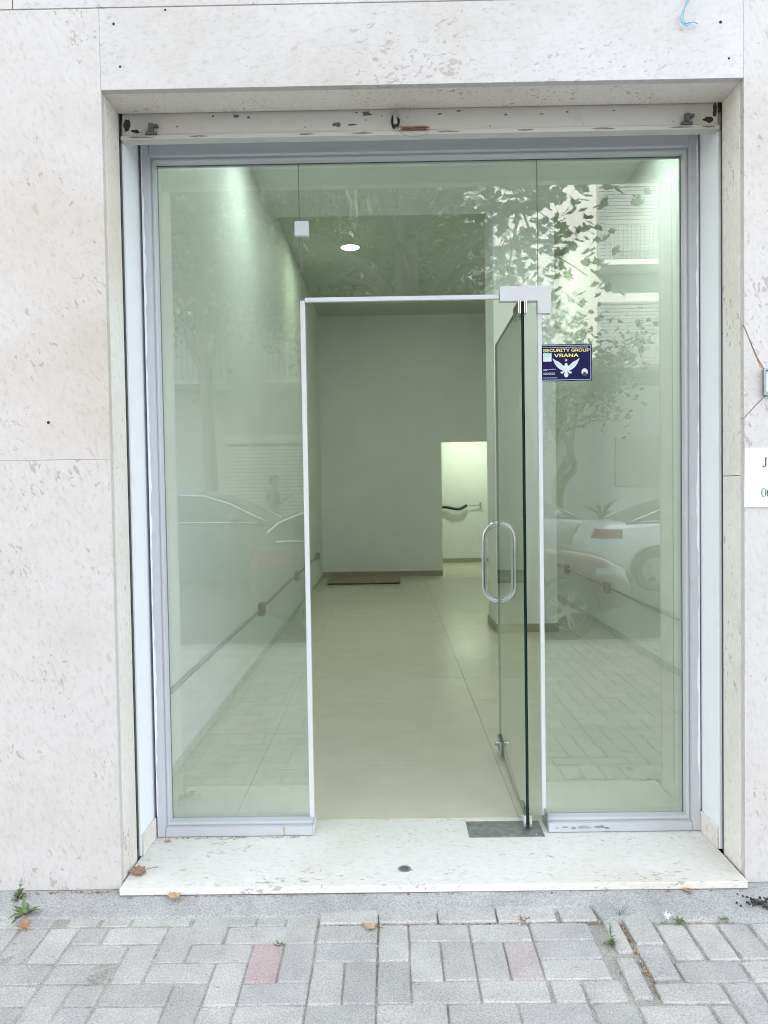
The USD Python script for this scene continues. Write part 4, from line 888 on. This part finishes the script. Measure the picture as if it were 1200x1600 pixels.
# trees
def tree(loc, trunk, limbs, n, size, spread, label, seed, lm='leaf', rad=.13, cat='tree'):
    g = random.Random(seed); t = thing('plane_tree', loc, label, cat)
    tm = [tube(spline([np.array(loc) + np.array(p) for p in path], 22), np.linspace(r0, r1, 22), 10) for path, r0, r1 in trunk]
    tips = []
    for base, tip in limbs:
        b = np.array(loc) + np.array(base); e = np.array(loc) + np.array(tip); mid = (b + e) / 2 + np.array([g.gauss(0, .15), g.gauss(0, .15), .25])
        P = spline([b, mid, e], 14); tm.append(tube(P, np.linspace(rad * .42, .012, 14), 7)); tips += [P[k] for k in (6, 8, 10, 11, 12, 13)]
        for _ in range(3):
            s = P[g.randrange(5, 13)]; e2 = s + np.array([g.gauss(0, .6), g.gauss(0, .6), g.gauss(0, .4)]); Q = spline([s, (s + e2) / 2 + [0, 0, .08], e2], 8); tm.append(tube(Q, np.linspace(.016, .005, 8), 5)); tips += [Q[4], Q[6], Q[7]]
    obj('trunk', tm, 'bark', t, smooth=True)
    ng = np.random.default_rng(seed); base = [np.array(plane_leaf(1, .25, k).vertices) for k in range(6)]; FF = np.array(plane_leaf(1, .25, 0).faces)
    V, F = [], []; nv = len(base[0]); tips = np.array(tips)
    c = tips[ng.integers(0, len(tips), n)] + ng.normal(0, 1, (n, 3)) * spread
    for k in range(n):
        a, b_, cc = ng.uniform(0, 6.28), ng.normal(0, .55), ng.normal(0, .55)
        m_ = trimesh.transformations.euler_matrix(b_, cc, a)[:3, :3]
        V.append(base[k % 6] @ m_.T * (size * ng.uniform(.6, 1.15)) + c[k]); F.append(FF + k * nv)
    obj('crown', trimesh.Trimesh(np.vstack(V), np.vstack(F), process=False), lm, t)
def ring_limbs(z0, z1, r, n, seed, zt0, zt1, flat=1.0):
    g = random.Random(seed); out = []
    for k in range(n):
        a = 2 * PI * k / n + g.uniform(-.3, .3); rr_ = r * g.uniform(.55, 1.05); out.append(((.05 * math.cos(a), .05 * math.sin(a), g.uniform(z0, z1)), (rr_ * math.cos(a), rr_ * math.sin(a) * flat, g.uniform(zt0, zt1))))
    return out
tree((.22, -3.15, -.02), [([(0, 0, 0), (.03, .0, 1.5), (-.04, -.03, 3.2), (.05, -.05, 5.0), (0, 0, 6.5)], .15, .06)], ring_limbs(2.7, 5.6, 2.5, 9, 4, 3.9, 7.0) + [((0, 0, 3.0), (1.75, -1.3, 4.1)), ((0, 0, 3.0), (1.5, -.6, 4.3)), ((0, 0, 2.9), (-1.5, -1.8, 4.0)), ((0, 0, 3), (-2.2, -1.2, 4.4))], 2600, .155, (.24, .24, .20),
     'plane tree on the near pavement whose lobed leaves mirror in the upper glass', 31)
tree((3.62, -12.95, .06), [([(0, 0, 0), (0, 0, .6), (0, 0, 1.24), (.06, 0, 1.69), (.30, .02, 2.17), (.21, 0, 2.51), (-.04, 0, 2.85), (-.21, 0, 3.14), (-.5, 0, 4.0)], .105, .035), ([(.06, .03, 0), (.05, .03, .6), (.08, .03, 1.24), (.21, .03, 1.63), (.40, .05, 1.82), (.32, .05, 2.17), (.43, 0, 2.80), (.50, 0, 3.38), (.7, 0, 4.2)], .09, .03)], ring_limbs(2.2, 4.0, 1.7, 11, 8, 2.9, 5.0), 1900, .19, (.26, .3, .24),
     'small twin stemmed street tree before the white building, mirrored in right pane', 32, 'leaf2', .08)
tree((-3.9, -12.9, .06), [([(0, 0, 0), (.05, 0, 1.7), (-.03, 0, 3.5), (.05, 0, 8.2)], .17, .06)], ring_limbs(2.9, 7.5, 3.1, 22, 6, 3.6, 11.0), 10500, .19, (.42, .4, .36), 'large leafy plane tree on the far pavement, mirrored in the left pane', 33)
tree((-.4, -12.95, .06), [([(0, 0, 0), (-.03, 0, 1.7), (.05, 0, 3.5), (.0, 0, 8.2)], .17, .06)], ring_limbs(3.1, 7.6, 2.8, 20, 16, 4.0, 11.0), 9000, .19, (.42, .4, .36), 'plane tree on the far pavement mirrored above the doorway', 34)
pl = thing('spiky_plant', (4.6, -12.9, .06), 'low spiky palm like plant at the far kerb behind the white car', 'plant')
obj('frond', [blade((4.6 + .06 * math.cos(k), -12.9, .85), k * 2.4, .62, .02, .3 + .9 * ((k * .618) % 1), .5) for k in range(34)], 'leaf2', pl)
obj('stem', tube([(4.6, -12.9, .06), (4.58, -12.9, .5), (4.6, -12.9, .9)], .07, 9), 'bark', pl)

# buildings across the street
M['plaster_white'] = plain('white_plaster', (.47, .475, .47), .8, bump=.2, bscale=40, var=.04, vscale=1)
M['plaster_cream'] = plain('cream_plaster', (.36, .35, .31), .8, bump=.2, bscale=40, var=.06, vscale=1)
M['shutter_grey'] = plain('grey_slat_shutter', (.20, .215, .225), .6)
M['shutter_pale'] = plain('pale_slat_shutter', (.50, .50, .46), .6)
wb_ = thing('white_building', (7.5, -15, 0), 'white plastered building across the street mirrored in the right pane', 'building')
obj('wall', [bx(1.3, 9.0, -24, -15.0, -.1, 10.5)], 'plaster_white', wb_)
obj('roof_edge', rb(1.2, 9.1, -24, -14.8, 10.5, 10.75, .02), 'plaster_white', wb_)
def shuttered(b, x0, x1, z0, z1, y, m_='shutter_grey', pitch=.085):
    f = obj('window', [bx(x0, x1, y - .02, y + .03, z0, z0 + .06), bx(x0, x1, y - .02, y + .03, z1 - .06, z1), bx(x0, x0 + .06, y - .02, y + .03, z0 + .06, z1 - .06), bx(x1 - .06, x1, y - .02, y + .03, z0 + .06, z1 - .06)], m_, b)
    n = int((z1 - z0 - .12) / pitch)
    obj('slat_curtain', [xform(bx(-(x1 - x0) / 2 + .06, (x1 - x0) / 2 - .06, -.012, .012, 0, pitch * .82), ((x0 + x1) / 2, y + .012, z0 + .06 + k * pitch), 0) for k in range(n)], m_, f)
shuttered(wb_, 5.1, 7.2, 6.75, 8.75, -14.99); shuttered(wb_, 5.1, 6.75, 3.95, 5.95, -14.99);
obj('ground_panel', rb(5.5, 7.4, -15.0, -14.94, 1.50, 2.67, .02), 'plaster_cream', wb_)
bal = obj('balcony', rb(5.05, 7.4, -15.0, -14.2, 6.62, 6.74, .01), 'plaster_white', wb_)
obj('railing', [bx(5.07, 7.38, -14.24, -14.21, 7.55, 7.60)] + [bx(x, x + .025, -14.24, -14.22, 6.74, 7.55) for x in np.arange(5.1, 7.38, .10)], 'shutter_grey', bal)
lb = thing('cream_building', (-6, -14, 0), 'cream building across the street with a roller shutter, mirrored in left pane', 'building')
obj('wall', bx(-18, 1.3, -24, -14.0, -.1, 11.0), 'plaster_cream', lb)
sh = obj('shop_shutter', [bx(-3.8, -.3, -14.0, -13.96, 2.62, 2.80)], 'shutter_pale', lb)
obj('shutter_slat_curtain', [bx(-3.7, -.4, -14.0, -13.955, .07 + k * .086, .07 + k * .086 + .070) for k in range(29)], 'shutter_pale', sh)
obj('shutter_backing', bx(-3.7, -.4, -14.0, -13.985, .065, 2.6), 'dark_gap', sh)
for k, (x0, z0) in enumerate([(-5.4, 4.0), (-2.2, 4.0), (-8.6, 4.0), (-5.4, 7.1), (-2.2, 7.1), (-8.6, 7.1)]):
    shuttered(lb, x0, x0 + 1.4, z0, z0 + 1.9, -13.99, 'shutter_pale')
    b_ = obj('balcony', rb(x0 - .5, x0 + 1.9, -14.0, -13.1, z0 - .12, z0, .01), 'plaster_white', lb)
    obj('railing', [bx(x0 - .5, x0 + 1.9, -13.13, -13.1, z0 + .9, z0 + .95)] + [bx(x, x + .07, -13.13, -13.11, z0, z0 + .9) for x in np.arange(x0 - .5, x0 + 1.85, .12)], 'plaster_white', b_)
obj('door_panel', rb(-6.6, -5.0, -14.0, -13.95, .06, 2.5, .01), 'shutter_grey', lb)

# person on the far pavement, looking at a phone
M['skin'] = plain('skin', (.42, .26, .19), .5); M['hair'] = plain('dark_hair', (.025, .02, .018), .6); M['shirt'] = plain('olive_shirt', (.17, .165, .09), .8); M['jeans'] = plain('dark_trousers', (.05, .06, .085), .85)
def chain(joints, links, res=.02, it=6):
    sph = lambda j: m3.Manifold.sphere(joints[j][1], 20).translate(tuple(joints[j][0]))
    u = m3.Manifold.batch_boolean([m3.Manifold.batch_hull([sph(a), sph(b)]) for a, b in links], m3.OpType.Add).refine_to_length(res)
    m = arr(u); m.merge_vertices(); trimesh.smoothing.filter_taubin(m, iterations=it); return m
def person(loc, label):
    t = thing('person', loc, label, 'person'); o = np.array(loc)
    J = {k: (o + np.array(p), r) for k, (p, r) in {
        'pelvis': ((0, 0, .95), .13), 'waist': ((0, 0, 1.12), .12), 'chest': ((.01, 0, 1.33), .14), 'shl': ((0, .17, 1.43), .055), 'shr': ((0, -.17, 1.43), .055), 'neck': ((.02, 0, 1.50), .055), 'neck2': ((.035, 0, 1.57), .052),
        'head': ((.055, 0, 1.68), .092), 'jaw': ((.095, 0, 1.615), .055), 'crown': ((.035, 0, 1.70), .088), 'nose': ((.15, 0, 1.65), .013), 'brow': ((.12, 0, 1.70), .045), 'earl': ((.045, .09, 1.665), .022), 'earr': ((.045, -.09, 1.665), .022),
        'elr': ((.10, -.22, 1.16), .042), 'wrr': ((.33, -.10, 1.30), .030), 'pr': ((.39, -.09, 1.345), .032), 'ell': ((-.02, .24, 1.15), .042), 'wrl': ((.04, .24, .90), .030), 'pll': ((.05, .24, .82), .032),
        'hl': ((0, .09, .90), .095), 'hr': ((0, -.09, .90), .095), 'knl': ((.03, .10, .50), .060), 'knr': ((.02, -.10, .50), .060), 'anl': ((-.02, .10, .09), .042), 'anr': ((.05, -.10, .09), .042), 'tol': ((.14, .11, .04), .035), 'tor': ((.21, -.11, .04), .035)}.items()}
    Lk = [('pelvis', 'waist'), ('waist', 'chest'), ('chest', 'shl'), ('chest', 'shr'), ('chest', 'neck'), ('neck', 'neck2'), ('neck2', 'head'), ('head', 'crown'), ('head', 'jaw'), ('brow', 'head'), ('brow', 'nose'), ('jaw', 'nose'), ('earl', 'head'), ('earr', 'head'), ('shr', 'elr'), ('elr', 'wrr'), ('wrr', 'pr'), ('shl', 'ell'), ('ell', 'wrl'), ('wrl', 'pll'),
          ('pelvis', 'hl'), ('pelvis', 'hr'), ('hl', 'knl'), ('hr', 'knr'), ('knl', 'anl'), ('knr', 'anr'), ('anl', 'tol'), ('anr', 'tor')]
    for hand, d in (('pr', np.array([.7, .1, .7])), ('pll', np.array([.15, 0, -1.0]))):
        d = d / np.linalg.norm(d)
        for f in range(4):
            b = J[hand][0] + np.array([0, (f - 1.5) * .019, 0]) + d * .025; ln = (.030, .036, .034, .026)[f]
            J[hand + f'a{f}'] = (b, .0095); J[hand + f'b{f}'] = (b + d * ln, .0088); J[hand + f'c{f}'] = (b + d * ln * 1.7 + np.array([-.012, 0, .012]), .008); Lk += [(hand + f'a{f}', hand + f'b{f}'), (hand + f'b{f}', hand + f'c{f}')]
        th = J[hand][0] + np.array([-.015, .035, .01]); J[hand + 't'] = (th, .011); J[hand + 'u'] = (th + d * .045 + np.array([-.01, .012, 0]), .009); Lk += [(hand, hand + 't'), (hand + 't', hand + 'u')]
    obj('body', chain(J, Lk, .015, 4), 'skin', t, smooth=True)
    gro = lambda ks, e: {k: (J[k][0], J[k][1] + e) for k in ks}
    K = gro(['pelvis', 'waist', 'chest', 'shl', 'shr', 'neck'], .013); K['sl'] = (J['shl'][0] * .45 + J['ell'][0] * .55, .062); K['sr'] = (J['shr'][0] * .45 + J['elr'][0] * .55, .062); K['neck'] = (J['chest'][0] + [0, 0, .11], .075)
    obj('shirt', chain(K, [('pelvis', 'waist'), ('waist', 'chest'), ('chest', 'shl'), ('chest', 'shr'), ('chest', 'neck'), ('shl', 'sl'), ('shr', 'sr')]), 'shirt', t, smooth=True)
    K = gro(['pelvis', 'hl', 'hr', 'knl', 'knr', 'anl', 'anr'], .012); K['pelvis'] = (J['pelvis'][0] - [0, 0, .03], .138)
    obj('trousers', chain(K, [('pelvis', 'hl'), ('pelvis', 'hr'), ('hl', 'knl'), ('hr', 'knr'), ('knl', 'anl'), ('knr', 'anr')]), 'jeans', t, smooth=True)
    obj('hair', chain({'a': (o + [.02, 0, 1.715], .095), 'b': (o + [-.02, 0, 1.66], .078), 'c': (o + [.07, 0, 1.735], .070)}, [('a', 'b'), ('a', 'c')]), 'hair', t, smooth=True)
    obj('shoe', [rb(*q) for q in ((o[0] - .06, o[0] + .20, o[1] + .06, o[1] + .155, o[2], o[2] + .085, .03), (o[0] + .01, o[0] + .27, o[1] - .155, o[1] - .06, o[2], o[2] + .085, .03))], 'dark_plastic', t)
    return t
person((-2.55, -13.1, .06), 'person in olive shirt standing before the far roller shutter, one hand raised')
ph = obj('mobile_phone', place(rb(-.004, .004, -.036, .036, -.075, .075, .003), (-2.55 + .425, -13.19, .06 + 1.40), 0, 0, .5), 'dark_plastic', None, label='dark phone held up in the hand of the person', cat='phone')
